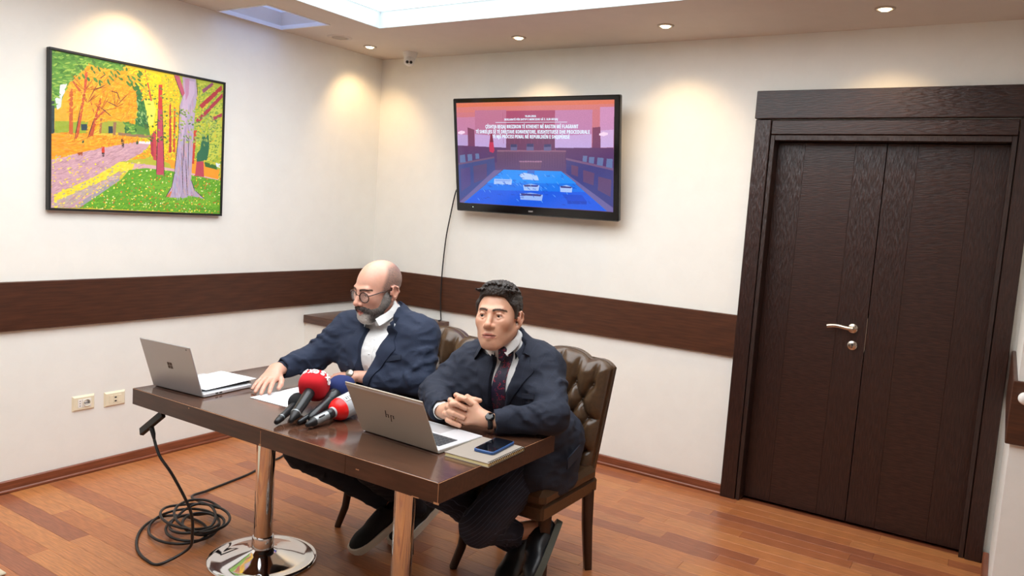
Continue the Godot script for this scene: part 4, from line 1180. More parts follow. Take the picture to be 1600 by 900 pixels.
func microphones() -> void:
	var Y := TABLE_Y
	var s: SurfaceTool
	# red cube-shaped foam
	var m := mic_axis("microphone with a big red foam head and white lettering", Vector3(1.94, Y + 0.02, 2.478), Vector3(1.838, Y + 0.108, 2.27))
	s = mb(); lathe(s, [Vector2(0.0, 0.0), Vector2(0.008, 0.0), Vector2(0.0135, 0.03), Vector2(0.017, 0.036), Vector2(0.0185, 0.045)], 24); obj("plug", s, M.black, m)
	s = mb(); lathe(s, [Vector2(0.0185, 0.043), Vector2(0.0185, 0.09), Vector2(0.0195, 0.1), Vector2(0.0215, 0.2)], 28); obj("handle", s, M.mic_body, m)
	s = mb(); lathe(s, [Vector2(0.019, 0.046), Vector2(0.0198, 0.047), Vector2(0.0198, 0.051), Vector2(0.019, 0.052)], 28); obj("band", s, M.mic_silver, m)
	var fo := obj("foam_head", superball(Vector3(0.054, 0.052, 0.054), 3.2, Vector3(0, 0.235, 0), 44, 28), M.foam_red, m)
	# white letters on two faces of the foam, each letter a raised shape
	var inv := m.transform.basis.inverse()
	for q in [[Vector3(-0.3, 0.72, 0.62), "exsan", 0.044], [Vector3(0.93, 0.25, 0.28), "exs", 0.044]]:
		var n: Vector3 = inv * q[0].normalized()
		n = Vector3(n.x, 0, n.z).normalized()
		var cnt: int = q[1].length()
		for k in cnt:
			var dirn := n.rotated(Vector3.UP, (k - (cnt - 1) / 2.0) * 0.37 * -1.0)
			var e := 3.2
			var rad := 0.054 * pow(pow(absf(dirn.x), e) + pow(absf(dirn.z), e), -1.0 / e)
			var B := Basis(Vector3.UP.cross(dirn).normalized(), Vector3.UP, dirn) * Basis(Vector3.BACK, PI)
			words("letter", q[1][k], q[2], M.print_white, fo, Transform3D(B, Vector3(0, 0.245, 0) + dirn * (rad + 0.0004)), 0.003)
	# blue foam with a gold sign
	m = mic_axis("microphone with a dark blue foam head behind the silver-grey one", Vector3(1.958, Y + 0.02, 2.405), Vector3(1.876, Y + 0.078, 2.165))
	s = mb(); lathe(s, [Vector2(0.0, 0.0), Vector2(0.009, 0.0), Vector2(0.016, 0.02), Vector2(0.017, 0.09), Vector2(0.02, 0.16)], 24); obj("handle", s, M.mic_body, m)
	s = mb(); lathe(s, [Vector2(0.02, 0.15), Vector2(0.027, 0.165), Vector2(0.028, 0.2), Vector2(0.026, 0.215)], 28); var cl := obj("collar", s, M.mic_body, m)
	s = mb(); bx(s, Vector3(-0.006, 0.178, 0.0265), Vector3(0.006, 0.194, 0.0285)); obj("switch", s, M.black, cl)
	fo = obj("foam_head", superball(Vector3(0.053, 0.054, 0.053), 2.7, Vector3(0, 0.252, 0), 40, 26), M.foam_blue, m)
	s = mb()
	var ring := []
	for a in 21: ring.append(Vector3(0.0535, 0.268 + 0.012 * sin(TAU * a / 20), 0.012 + 0.012 * cos(TAU * a / 20)))
	tube(s, ring, 0.0026, 6, false); obj("round_sign", s, M.gold, fo)
	# silver-grey handle, red ring, grey square collar with lettering
	m = mic_axis("microphone with a red ring and grey sleeve lettered REPORT beside the laptop", Vector3(2.005, Y + 0.0175, 2.462), Vector3(1.995, Y + 0.061, 2.20))
	s = mb(); lathe(s, [Vector2(0.0, 0.0), Vector2(0.008, 0.0), Vector2(0.0125, 0.024), Vector2(0.0165, 0.03), Vector2(0.0165, 0.04)], 24); obj("plug", s, M.black, m)
	s = mb(); lathe(s, [Vector2(0.0165, 0.038), Vector2(0.017, 0.1)], 28); var hd := obj("handle", s, M.mic_silver, m)
	s = mb(); bevel(s, Vector3(0.008, 0.05, 0.0085), Vector3(0.0135, 0.08, 0.0145), 0.001, Transform3D(Basis(Vector3.UP, 0.0), Vector3.ZERO)); obj("display", s, M.black_gloss, hd)
	s = mb(); lathe(s, [Vector2(0.017, 0.1), Vector2(0.0185, 0.102), Vector2(0.0185, 0.128), Vector2(0.016, 0.13)], 28); obj("grip", s, M.mic_body, m)
	s = mb(); lathe(s, [Vector2(0.018, 0.126), Vector2(0.02, 0.128), Vector2(0.02, 0.136), Vector2(0.018, 0.138)], 28); obj("neck_ring", s, M.foam_grey, m)
	s = mb(); lathe(s, [Vector2(0.019, 0.134), Vector2(0.033, 0.142), Vector2(0.041, 0.158), Vector2(0.043, 0.17)], 36); obj("red_ring", s, M.red_plastic, m)
	s = mb(); lathe(s, [Vector2(0.0425, 0.169), Vector2(0.0435, 0.18), Vector2(0.0445, 0.25), Vector2(0.04, 0.262), Vector2(0.0, 0.265)], 36); var sl := obj("sleeve", s, M.foam_grey, m)
	var nn: Vector3 = m.transform.basis.inverse() * Vector3(0.45, 0.7, 0.55).normalized()
	nn.y = 0; nn = nn.normalized()
	var BB := Basis(nn.cross(Vector3(0, -1, 0)) * -1.0, Vector3(0, 1, 0), nn)
	BB = Basis(Vector3(0, 1, 0), nn.cross(Vector3(0, 1, 0)), nn)
	s = mb(); bx(s, Vector3(-0.012, -0.0095, -0.004), Vector3(0.058, 0.0095, 0.0012), Transform3D(BB, Vector3(0, 0.188, 0) + nn * 0.0445)); var pl := obj("name_plate", s, M.paper, sl)
	words("lettering", "REPORT", 0.02, M.black, pl, Transform3D(BB, Vector3(0, 0.211, 0) + nn * 0.0459), 0.0006, 0.062)
	# black foam, slim black, at the left of the bunch
	m = mic_axis("black microphone with black foam at the left of the bunch", Vector3(1.897, Y + 0.014, 2.505), Vector3(1.795, Y + 0.05, 2.29))
	s = mb(); lathe(s, [Vector2(0.0, 0.0), Vector2(0.009, 0.0), Vector2(0.012, 0.02), Vector2(0.0105, 0.034)], 20); obj("plug", s, M.black, m)
	s = mb(); lathe(s, [Vector2(0.0105, 0.03), Vector2(0.013, 0.036), Vector2(0.0135, 0.06), Vector2(0.015, 0.16)], 24); obj("handle", s, M.mic_body, m)
	s = mb(); lathe(s, [Vector2(0.0137, 0.038), Vector2(0.0142, 0.039), Vector2(0.0142, 0.043), Vector2(0.0137, 0.044)], 24); obj("band", s, M.mic_silver, m)
	obj("foam_head", superball(Vector3(0.034, 0.042, 0.034), 2.3, Vector3(0, 0.19, 0)), M.foam_black, m)
	# thin black transmitter microphone in the middle
	m = mic_axis("slim dark microphone between the red and the blue one", Vector3(1.945, Y + 0.012, 2.445), Vector3(1.905, Y + 0.04, 2.26))
	s = mb(); lathe(s, [Vector2(0.0, 0.0), Vector2(0.007, 0.0), Vector2(0.0085, 0.015), Vector2(0.009, 0.13)], 20); obj("handle", s, M.mic_body, m)
	s = mb(); lathe(s, [Vector2(0.009, 0.128), Vector2(0.015, 0.135), Vector2(0.0155, 0.165), Vector2(0.01, 0.172), Vector2(0.0, 0.173)], 20); obj("head", s, M.black, m)

func adapter() -> void:
	var a := Vector3(1.205, 0.632, 2.49)
	var b := Vector3(1.085, 0.533, 2.51)
	var t := thing("usb_hub", "black adapter box hanging below the table edge", "adapter", b)
	var T := Transform3D(along(b, a).basis, Vector3.ZERO)
	var s := mb(); bevel(s, Vector3(-0.0165, 0, -0.009), Vector3(0.0165, a.distance_to(b), 0.009), 0.002, T * Transform3D(Basis(Vector3.UP, 1.15), Vector3.ZERO)); obj("case", s, M.rubber, t)
	s = mb(); tube(s, curve([a - b, a - b + Vector3(0.012, 0.012, 0), Vector3(1.222, 0.6605, 2.48) - b]), 0.0032, 8); obj("lead", s, M.cable, t)
	var plug_a := b.lerp(a, 0.42) + Vector3(0.004, -0.006, 0)
	s = mb(); tube(s, [plug_a - b, plug_a - b + Vector3(0.02, -0.03, 0.002), plug_a - b + Vector3(0.03, -0.05, 0.004)], [0.0105, 0.009, 0.0055], 10); obj("plug", s, M.rubber, t)
	# long cable in a loose coil on the floor
	var p0 := plug_a + Vector3(0.0305, -0.051, 0.004)
	var pts := [p0, p0 + Vector3(0.04, -0.06, 0.0), Vector3(1.265, 0.38, 2.48), Vector3(1.325, 0.24, 2.44), Vector3(1.315, 0.13, 2.42), Vector3(1.275, 0.05, 2.41)]
	# [centre x, centre z, long half, short half, turn], one row for each loop; the cable slides from row to row
	var loops := [[1.06, 2.36, 0.235, 0.13, 0.55], [0.99, 2.27, 0.2, 0.125, 0.3], [1.05, 2.22, 0.17, 0.12, 0.9], [1.09, 2.2, 0.1, 0.085, 0.4], [1.06, 2.23, 0.13, 0.095, 1.0], [0.96, 2.2, 0.19, 0.12, 0.35], [1.07, 2.19, 0.15, 0.11, 0.2], [0.94, 2.16, 0.16, 0.11, 0.5]]
	rng.seed = 12
	var n := 14
	for q in n * (loops.size() - 1) - 3:
		var k := q / n
		var f := smoothstep(0.0, 1.0, (q % n) / float(n))
		var l := []
		for c in 5: l.append(lerpf(loops[k][c], loops[k + 1][c], f))
		var g := 0.3 + TAU * q / n
		var e := Vector2(cos(g) * l[2], sin(g) * l[3]).rotated(l[4])
		var y := 0.006 + 0.007 * q / n + 0.02 * absf(sin(q * 0.37)) * minf(q / float(n), 2.0) * 0.5
		pts.append(Vector3(l[0] + e.x, y, l[1] + e.y))
	pts.append_array([Vector3(0.74, 0.02, 2.02), Vector3(0.69, 0.008, 1.9), Vector3(0.665, 0.006, 1.75), Vector3(0.635, 0.006, 1.58), Vector3(0.57, 0.006, 1.4), Vector3(0.52, 0.006, 1.25), Vector3(0.36, 0.006, 1.1), Vector3(0.1, 0.006, 1.05)])
	s = mb(); tube(s, curve(pts, 0.012), 0.0062, 8)
	tag(obj("power_cable", s, M.cable), "long black cable lying in a loose coil on the floor", "cable")
# ---------------------------------------------------------------- people: distance fields on grids, meshed as surface nets
class Fld:
	var o: Vector3
	var h: float
	var nx: int
	var ny: int
	var nz: int
	var f: PackedFloat32Array
	func _init(lo: Vector3, hi: Vector3, cell: float) -> void:
		o = lo
		h = cell
		nx = int(ceil((hi.x - lo.x) / cell)) + 1
		ny = int(ceil((hi.y - lo.y) / cell)) + 1
		nz = int(ceil((hi.z - lo.z) / cell)) + 1
		f.resize(nx * ny * nz)
		f.fill(1.0)
	func box(lo: Vector3, hi: Vector3) -> PackedInt32Array:
		return PackedInt32Array([clampi(int((lo.x - o.x) / h), 0, nx), clampi(int(ceil((hi.x - o.x) / h)) + 1, 0, nx), clampi(int((lo.y - o.y) / h), 0, ny), clampi(int(ceil((hi.y - o.y) / h)) + 1, 0, ny), clampi(int((lo.z - o.z) / h), 0, nz), clampi(int(ceil((hi.z - o.z) / h)) + 1, 0, nz)])
	# tapered capsule; «flat» squeezes it along that unit axis by the factor m
	func cap(a: Vector3, ra: float, b: Vector3, rb: float, k := 0.02, cut := false, flat := Vector3.ZERO, m := 1.0) -> void:
		var e := maxf(ra, rb) + k + 2.5 * h
		var ev := Vector3(e, e, e)
		var r := box(a.min(b) - ev, a.max(b) + ev)
		var dx := b.x - a.x
		var dy := b.y - a.y
		var dz := b.z - a.z
		var inv := 1.0 / maxf(dx * dx + dy * dy + dz * dz, 1e-9)
		var dr := rb - ra
		var sq := m != 1.0
		var m1 := m - 1.0
		var ik := 0.25 / maxf(k, 1e-6)
		for iz in range(r[4], r[5]):
			var pz := o.z + iz * h - a.z
			for iy in range(r[2], r[3]):
				var py := o.y + iy * h - a.y
				var at := (iz * ny + iy) * nx
				for ix in range(r[0], r[1]):
					var px := o.x + ix * h - a.x
					var t := clampf((px * dx + py * dy + pz * dz) * inv, 0.0, 1.0)
					var qx := px - dx * t
					var qy := py - dy * t
					var qz := pz - dz * t
					if sq:
						var w := (qx * flat.x + qy * flat.y + qz * flat.z) * m1
						qx += flat.x * w
						qy += flat.y * w
						qz += flat.z * w
					var d := sqrt(qx * qx + qy * qy + qz * qz) - ra - dr * t
					var i := at + ix
					var g := f[i]
					if cut:
						d = -d
						var u := k - absf(g - d)
						f[i] = maxf(g, d) + (u * u * ik if u > 0.0 else 0.0)
					else:
						var u := k - absf(g - d)
						f[i] = minf(g, d) - (u * u * ik if u > 0.0 else 0.0)
	func chain(p: Array, r: Array, k := 0.02, cut := false) -> void:
		for i in p.size() - 1:
			cap(p[i], r[i], p[i + 1], r[i + 1], k, cut)
	func ell(c: Vector3, r: Vector3, k := 0.02, cut := false, turn := Basis()) -> void:
		var e := maxf(r.x, maxf(r.y, r.z)) + k + 2.5 * h
		var ev := Vector3(e, e, e)
		var b := box(c - ev, c + ev)
		var inv := turn.transposed()
		var ik := 0.25 / maxf(k, 1e-6)
		var plain := turn == Basis()
		for iz in range(b[4], b[5]):
			for iy in range(b[2], b[3]):
				var at := (iz * ny + iy) * nx
				for ix in range(b[0], b[1]):
					var q := Vector3(o.x + ix * h - c.x, o.y + iy * h - c.y, o.z + iz * h - c.z)
					if not plain:
						q = inv * q
					var s := q / r
					var k0 := s.length()
					var k1 := (s / r).length()
					var d := k0 * (k0 - 1.0) / k1 if k1 > 1e-6 else -minf(r.x, minf(r.y, r.z))
					var i := at + ix
					var g := f[i]
					if cut:
						d = -d
						var u := k - absf(g - d)
						f[i] = maxf(g, d) + (u * u * ik if u > 0.0 else 0.0)
					else:
						var u := k - absf(g - d)
						f[i] = minf(g, d) - (u * u * ik if u > 0.0 else 0.0)
	func trim(lo: Vector3, hi: Vector3, fn: Callable) -> void:  # f = max(f, fn(p)): takes away where fn > 0
		var b := box(lo, hi)
		for iz in range(b[4], b[5]):
			for iy in range(b[2], b[3]):
				for ix in range(b[0], b[1]):
					var i := (iz * ny + iy) * nx + ix
					if f[i] < 3.0 * h:
						f[i] = maxf(f[i], fn.call(Vector3(o.x + ix * h, o.y + iy * h, o.z + iz * h)))
	func bump(fn: Callable) -> void:  # moves the surface: f += fn(p) near it
		for iz in nz:
			for iy in ny:
				for ix in nx:
					var i := (iz * ny + iy) * nx + ix
					if absf(f[i]) < 3.5 * h:
						f[i] += fn.call(Vector3(o.x + ix * h, o.y + iy * h, o.z + iz * h))
	func at(p: Vector3) -> float:
		var q := (p - o) / h
		var ix := clampi(int(q.x), 0, nx - 2)
		var iy := clampi(int(q.y), 0, ny - 2)
		var iz := clampi(int(q.z), 0, nz - 2)
		var u := clampf(q.x - ix, 0, 1)
		var v := clampf(q.y - iy, 0, 1)
		var w := clampf(q.z - iz, 0, 1)
		var i := (iz * ny + iy) * nx + ix
		var j := i + nx * ny
		return lerpf(lerpf(lerpf(f[i], f[i + 1], u), lerpf(f[i + nx], f[i + nx + 1], u), v), lerpf(lerpf(f[j], f[j + 1], u), lerpf(f[j + nx], f[j + nx + 1], u), v), w)
	func front(p: Vector3, dir: Vector3, far := 0.3) -> Vector3:  # first surface met coming from p + dir * far towards p - dir * far
		var s := far
		while s > -far:
			if at(p + dir * s) < 0.0:
				var lo := s
				var hi := s + h * 0.7
				for k in 8:
					var mid := (lo + hi) / 2
					if at(p + dir * mid) < 0.0: lo = mid
					else: hi = mid
				return p + dir * lo
			s -= h * 0.7
		return p
	# appends the surface to arrays [vertices, normals, colours, uvs, indices]
	func mesh(a: Array, xf: Transform3D, paint = null, uv = null) -> void:
		var V: PackedVector3Array = a[0]
		var N: PackedVector3Array = a[1]
		var C: PackedColorArray = a[2]
		var U: PackedVector2Array = a[3]
		var I: PackedInt32Array = a[4]
		var sxy := nx * ny
		var id := PackedInt32Array()
		id.resize(f.size())
		var cells := PackedInt32Array()
		var lim := 3.0 * h
		var turn := xf.basis.orthonormalized()
		var off := PackedInt32Array([0, 1, nx, nx + 1, sxy, sxy + 1, sxy + nx, sxy + nx + 1])
		for iz in nz - 1:
			for iy in ny - 1:
				var row := (iz * ny + iy) * nx
				for ix in nx - 1:
					var i := row + ix
					var f0 := f[i]
					if f0 > lim or f0 < -lim:
						continue
					var f1 := f[i + 1]
					var f2 := f[i + nx]
					var f3 := f[i + nx + 1]
					var f4 := f[i + sxy]
					var f5 := f[i + sxy + 1]
					var f6 := f[i + sxy + nx]
					var f7 := f[i + sxy + nx + 1]
					var neg := int(f0 < 0) + int(f1 < 0) + int(f2 < 0) + int(f3 < 0) + int(f4 < 0) + int(f5 < 0) + int(f6 < 0) + int(f7 < 0)
					if neg == 0 or neg == 8:
						continue
					var p := Vector3.ZERO
					var n := 0
					if (f0 < 0) != (f1 < 0): p += Vector3(f0 / (f0 - f1), 0, 0); n += 1
					if (f2 < 0) != (f3 < 0): p += Vector3(f2 / (f2 - f3), 1, 0); n += 1
					if (f4 < 0) != (f5 < 0): p += Vector3(f4 / (f4 - f5), 0, 1); n += 1
					if (f6 < 0) != (f7 < 0): p += Vector3(f6 / (f6 - f7), 1, 1); n += 1
					if (f0 < 0) != (f2 < 0): p += Vector3(0, f0 / (f0 - f2), 0); n += 1
					if (f1 < 0) != (f3 < 0): p += Vector3(1, f1 / (f1 - f3), 0); n += 1
					if (f4 < 0) != (f6 < 0): p += Vector3(0, f4 / (f4 - f6), 1); n += 1
					if (f5 < 0) != (f7 < 0): p += Vector3(1, f5 / (f5 - f7), 1); n += 1
					if (f0 < 0) != (f4 < 0): p += Vector3(0, 0, f0 / (f0 - f4)); n += 1
					if (f1 < 0) != (f5 < 0): p += Vector3(1, 0, f1 / (f1 - f5)); n += 1
					if (f2 < 0) != (f6 < 0): p += Vector3(0, 1, f2 / (f2 - f6)); n += 1
					if (f3 < 0) != (f7 < 0): p += Vector3(1, 1, f3 / (f3 - f7)); n += 1
					p = p / n
					var q := o + (Vector3(ix, iy, iz) + p) * h
					var u := p.x
					var v := p.y
					var w := p.z
					var g := Vector3(
						lerpf(lerpf(f1 - f0, f3 - f2, v), lerpf(f5 - f4, f7 - f6, v), w),
						lerpf(lerpf(f2 - f0, f3 - f1, u), lerpf(f6 - f4, f7 - f5, u), w),
						lerpf(lerpf(f4 - f0, f5 - f1, u), lerpf(f6 - f2, f7 - f3, u), v))
					id[i] = V.size() + 1
					V.append(xf * q)
					N.append((turn * g).normalized())
					C.append(paint.call(q) if paint != null else Color.WHITE)
					U.append(uv.call(q) if uv != null else Vector2(q.x, q.y))
					cells.append(i)
		var ax := PackedInt32Array([1, nx, sxy])
		for i in cells:
			var s0 := f[i] < 0
			for d in 3:
				var e := ax[d]
				if s0 == (f[i + e] < 0):
					continue
				var b := ax[(d + 1) % 3]
				var c := ax[(d + 2) % 3]
				if i - b - c < 0:
					continue
				var q0 := id[i]
				var q1 := id[i - b]
				var q2 := id[i - b - c]
				var q3 := id[i - c]
				if q0 == 0 or q1 == 0 or q2 == 0 or q3 == 0:
					continue
				if s0: I.append_array(PackedInt32Array([q0 - 1, q2 - 1, q1 - 1, q0 - 1, q3 - 1, q2 - 1]))
				else: I.append_array(PackedInt32Array([q0 - 1, q1 - 1, q2 - 1, q0 - 1, q2 - 1, q3 - 1]))
		a[0] = V; a[1] = N; a[2] = C; a[3] = U; a[4] = I

func arrays() -> Array:
	return [PackedVector3Array(), PackedVector3Array(), PackedColorArray(), PackedVector2Array(), PackedInt32Array()]

func from_arrays(a: Array) -> ArrayMesh:
	var m := []
	m.resize(Mesh.ARRAY_MAX)
	m[Mesh.ARRAY_VERTEX] = a[0]; m[Mesh.ARRAY_NORMAL] = a[1]; m[Mesh.ARRAY_COLOR] = a[2]; m[Mesh.ARRAY_TEX_UV] = a[3]; m[Mesh.ARRAY_INDEX] = a[4]
	var am := ArrayMesh.new()
	am.add_surface_from_arrays(Mesh.PRIMITIVE_TRIANGLES, m)
	return am

func net(called: String, fl: Fld, m: Material, parent: Node3D, paint = null, uv = null) -> MeshInstance3D:
	var a := arrays()
	fl.mesh(a, Transform3D(Basis(), -parent.position), paint, uv)
	return inst(called, from_arrays(a), m, parent)

func lin(r: int, g: int, b: int) -> Color:
	return rgb(r, g, b).srgb_to_linear()

func V(x: float, y: float, z: float) -> Vector3:
	return Vector3(x, y, z)

# ---- heads, in their own axes: +z to the face, +y up, +x the person's left
func head_field(cell: float, neck_to: Vector3, lip := 0.0, wide := 0.0) -> Fld:
	var F := Fld.new(V(-0.112, -0.215, -0.145), V(0.112, 0.145, 0.145), cell)
	F.ell(V(0, 0.042, -0.016 - wide * 1.5), V(0.0755 + wide, 0.086, 0.097 + wide), 0.01)
	F.ell(V(0, -0.012, 0.026), V(0.0655, 0.09, 0.066), 0.03)
	F.ell(V(0, -0.062, 0.03), V(0.05, 0.046, 0.05), 0.03)
	for s in [-1.0, 1.0]:
		F.cap(V(0.056 * s, -0.045, -0.006), 0.018, V(0.02 * s, -0.1, 0.06), 0.018, 0.03)
		F.ell(V(0.043 * s, -0.018, 0.06), V(0.017, 0.017, 0.018), 0.035)
	F.ell(V(0, -0.1, 0.066), V(0.025, 0.017, 0.019), 0.022)
	F.ell(V(0, -0.06, 0.07), V(0.033, 0.03, 0.024), 0.025)
	F.ell(V(0, -0.089, 0.074), V(0.02, 0.012, 0.012), 0.016)
	F.cap(neck_to, 0.064, V(0, -0.05, -0.022), 0.056, 0.03)
	for s in [-1.0, 1.0]:
		F.ell(V(0.032 * s, 0.006, 0.1), V(0.021, 0.0145, 0.022), 0.014, true)
	F.cap(V(-0.037, 0.027, 0.078), 0.009, V(-0.01, 0.024, 0.088), 0.009, 0.014)
	F.cap(V(0.037, 0.027, 0.078), 0.009, V(0.01, 0.024, 0.088), 0.009, 0.014)
	F.cap(V(0, 0.018, 0.0845), 0.008, V(0, -0.028, 0.111), 0.0108, 0.012)
	F.ell(V(0, -0.0335, 0.111), V(0.0122, 0.0102, 0.0128), 0.008)
	for s in [-1.0, 1.0]:
		F.ell(V(0.0132 * s, -0.037, 0.098), V(0.0088, 0.0085, 0.011), 0.007)
		F.ell(V(0.007 * s, -0.0455, 0.105), V(0.0042, 0.003, 0.005), 0.003, true)
		# lids
		F.chain([V(0.018 * s, 0.003, 0.083), V(0.026 * s, 0.0108, 0.0868), V(0.037 * s, 0.0108, 0.0853), V(0.048 * s, 0.002, 0.0755)], [0.003, 0.0036, 0.0038, 0.0032], 0.005)
		F.chain([V(0.018 * s, 0.002, 0.083), V(0.03 * s, -0.0058, 0.0848), V(0.046 * s, 0.0, 0.0768)], [0.0022, 0.0026, 0.0022], 0.006)
		# ears
		var tb := Basis(Vector3.UP, 0.38 * s)
		var ex := 0.0805 + wide * 0.8
		var ez := -0.02 - wide * 2.0
		F.ell(V(ex * s, -0.003, ez), V(0.0075, 0.032, 0.0195), 0.005, false, tb)
		F.ell(V((ex + 0.008) * s, 0.001, ez + 0.004), V(0.0068, 0.0205, 0.0105), 0.004, true, tb)
		F.chain([V((ex - 0.001) * s, 0.024, ez + 0.012), V((ex + 0.003) * s, 0.0285, ez + 0.0), V((ex + 0.007) * s, 0.02, ez - 0.013), V((ex + 0.007) * s, 0.0, ez - 0.0175), V((ex + 0.002) * s, -0.024, ez - 0.004)], [0.0036, 0.004, 0.004, 0.0038, 0.0036], 0.004)
		F.ell(V((ex - 0.004) * s, -0.032, ez + 0.01), V(0.0065, 0.0095, 0.008), 0.006)
		F.cap(V((ex - 0.003) * s, -0.006, ez + 0.019), 0.0048, V((ex - 0.003) * s, 0.004, ez + 0.018), 0.0048, 0.005)
	# mouth
	F.chain([V(-0.025, -0.069, 0.083), V(-0.009, -0.0645, 0.0935), V(0.009, -0.0645, 0.0935), V(0.025, -0.069, 0.083)], [0.004, 0.0055, 0.0055, 0.004], 0.008)
	F.chain([V(-0.023, -0.0735, 0.083), V(0, -0.0785 - lip, 0.0925), V(0.023, -0.0735, 0.083)], [0.0045, 0.0072, 0.0045], 0.008)
	F.chain([V(-0.026, -0.0705, 0.088), V(0, -0.0705 - lip * 0.5, 0.1), V(0.026, -0.0705, 0.088)], [0.0018, 0.0022 + lip * 0.5, 0.0018], 0.002, true)
	return F

func eyes(parent: Node3D, T: Transform3D, gaze: Vector3, down: float) -> void:
	for s in [-1.0, 1.0]:
		var c := V(0.032 * s, 0.0035, 0.0735)
		var m := SphereMesh.new(); m.radius = 0.0125; m.height = 0.025; m.radial_segments = 24; m.rings = 14
		var o := inst("eye", m, M.eye_white, parent)
		o.transform = Transform3D(Basis(), -parent.position) * T * Transform3D(Basis(), c)
		var st := mb()
		lathe(st, [Vector2(0.0066, 0.0), Vector2(0.005, 0.0016), Vector2(0.0, 0.0022)], 18, along(gaze * 0.0106, gaze * 0.02))
		obj("iris", st, M.iris, o)

func hand(F: Fld, T: Transform3D, mirror: bool, curl: Array, spread := 0.0, lift := 0.0) -> void:  # wrist at the origin, fingers along z, back of the hand towards y, thumb on +x
	var X := func(p: Vector3) -> Vector3: return T * (V(-p.x, p.y, p.z) if mirror else p)
	var W: Vector3 = X.call(V(0, 0, -0.02))
	var base := [V(0.028, 0.004, 0.088), V(0.008, 0.007, 0.092), V(-0.012, 0.005, 0.087), V(-0.03, 0.0, 0.078)]
	var lens := [[0.043, 0.026, 0.02], [0.047, 0.029, 0.021], [0.043, 0.027, 0.02], [0.034, 0.02, 0.018]]
	for i in 4:
		F.cap(X.call(V(base[i].x * 0.55, 0.0, 0.0)), 0.0165, X.call(base[i] + V(0, -0.004, -0.004)), 0.0125, 0.014)
		var p: Vector3 = base[i]
		var a := -lift
		var side: float = (1.5 - i) * spread
		var pts := [X.call(p)]
		for k in 3:
			a += curl[i] * [0.6, 1.0, 0.7][k]
			p += V(sin(side) * cos(a), -sin(a), cos(a) * cos(side)) * lens[i][k]
			pts.append(X.call(p))
		var r := 0.0098 if i < 3 else 0.0085
		F.chain(pts, [r * 1.06, r * 1.0, r * 0.94, r * 0.82], 0.003)
	F.cap(X.call(V(0.012, -0.008, 0.012)), 0.017, X.call(V(0.026, -0.012, 0.05)), 0.015, 0.016)
	F.chain([X.call(V(0.026, -0.008, 0.03)), X.call(V(0.047, -0.012, 0.058)), X.call(V(0.054, -0.018, 0.084)), X.call(V(0.052, -0.024, 0.106))], [0.0145, 0.0118, 0.0108, 0.0088], 0.005)
	F.cap(W, 0.027, X.call(V(0, 0, 0.02)), 0.026, 0.02, false, T.basis.y.normalized(), 1.35)

# a strip between two lines of points, laid on a field's surface from the front
func strip(called: String, F: Fld, inner: Array, outer: Array, dir: Vector3, lift: float, thick: float, m: Material, parent: Node3D, cols := 6, roll := 0.0) -> MeshInstance3D:
	var s := mb()
	s.set_smooth_group(0)
	var n := inner.size()
	var top := []
	for i in n:
		var row := []
		for j in cols + 1:
			var t := j * 1.0 / cols
			var p: Vector3 = inner[i].lerp(outer[i], t)
			var hit := F.front(p, dir)
			if (hit - p).dot(dir) < -0.02 or hit == p: hit = p + dir * 0.012  # over the neck opening: bridge it
			row.append(hit + dir * (lift + roll * sin(PI * t)) - parent.position)
		top.append(row)
	for i in n - 1:
		for j in cols:
			quad(s, top[i][j], top[i + 1][j], top[i + 1][j + 1], top[i][j + 1])
	s.set_smooth_group(1)
	var b := -dir * thick
	for i in n - 1:
		quad(s, top[i][0], top[i][0] + b, top[i + 1][0] + b, top[i + 1][0])
		quad(s, top[i + 1][cols], top[i + 1][cols] + b, top[i][cols] + b, top[i][cols])
	for j in cols:
		quad(s, top[0][j + 1], top[0][j + 1] + b, top[0][j] + b, top[0][j])
		quad(s, top[n - 1][j], top[n - 1][j] + b, top[n - 1][j + 1] + b, top[n - 1][j + 1])
	return obj(called, s, m, parent)

func lerp_line(p: Array, n: int) -> Array:  # n points evenly along the corners p
	var r := []
	for i in n:
		var t := i * (p.size() - 1.0) / (n - 1)
		var k := mini(int(t), p.size() - 2)
		r.append(p[k].lerp(p[k + 1], t - k))
	return r

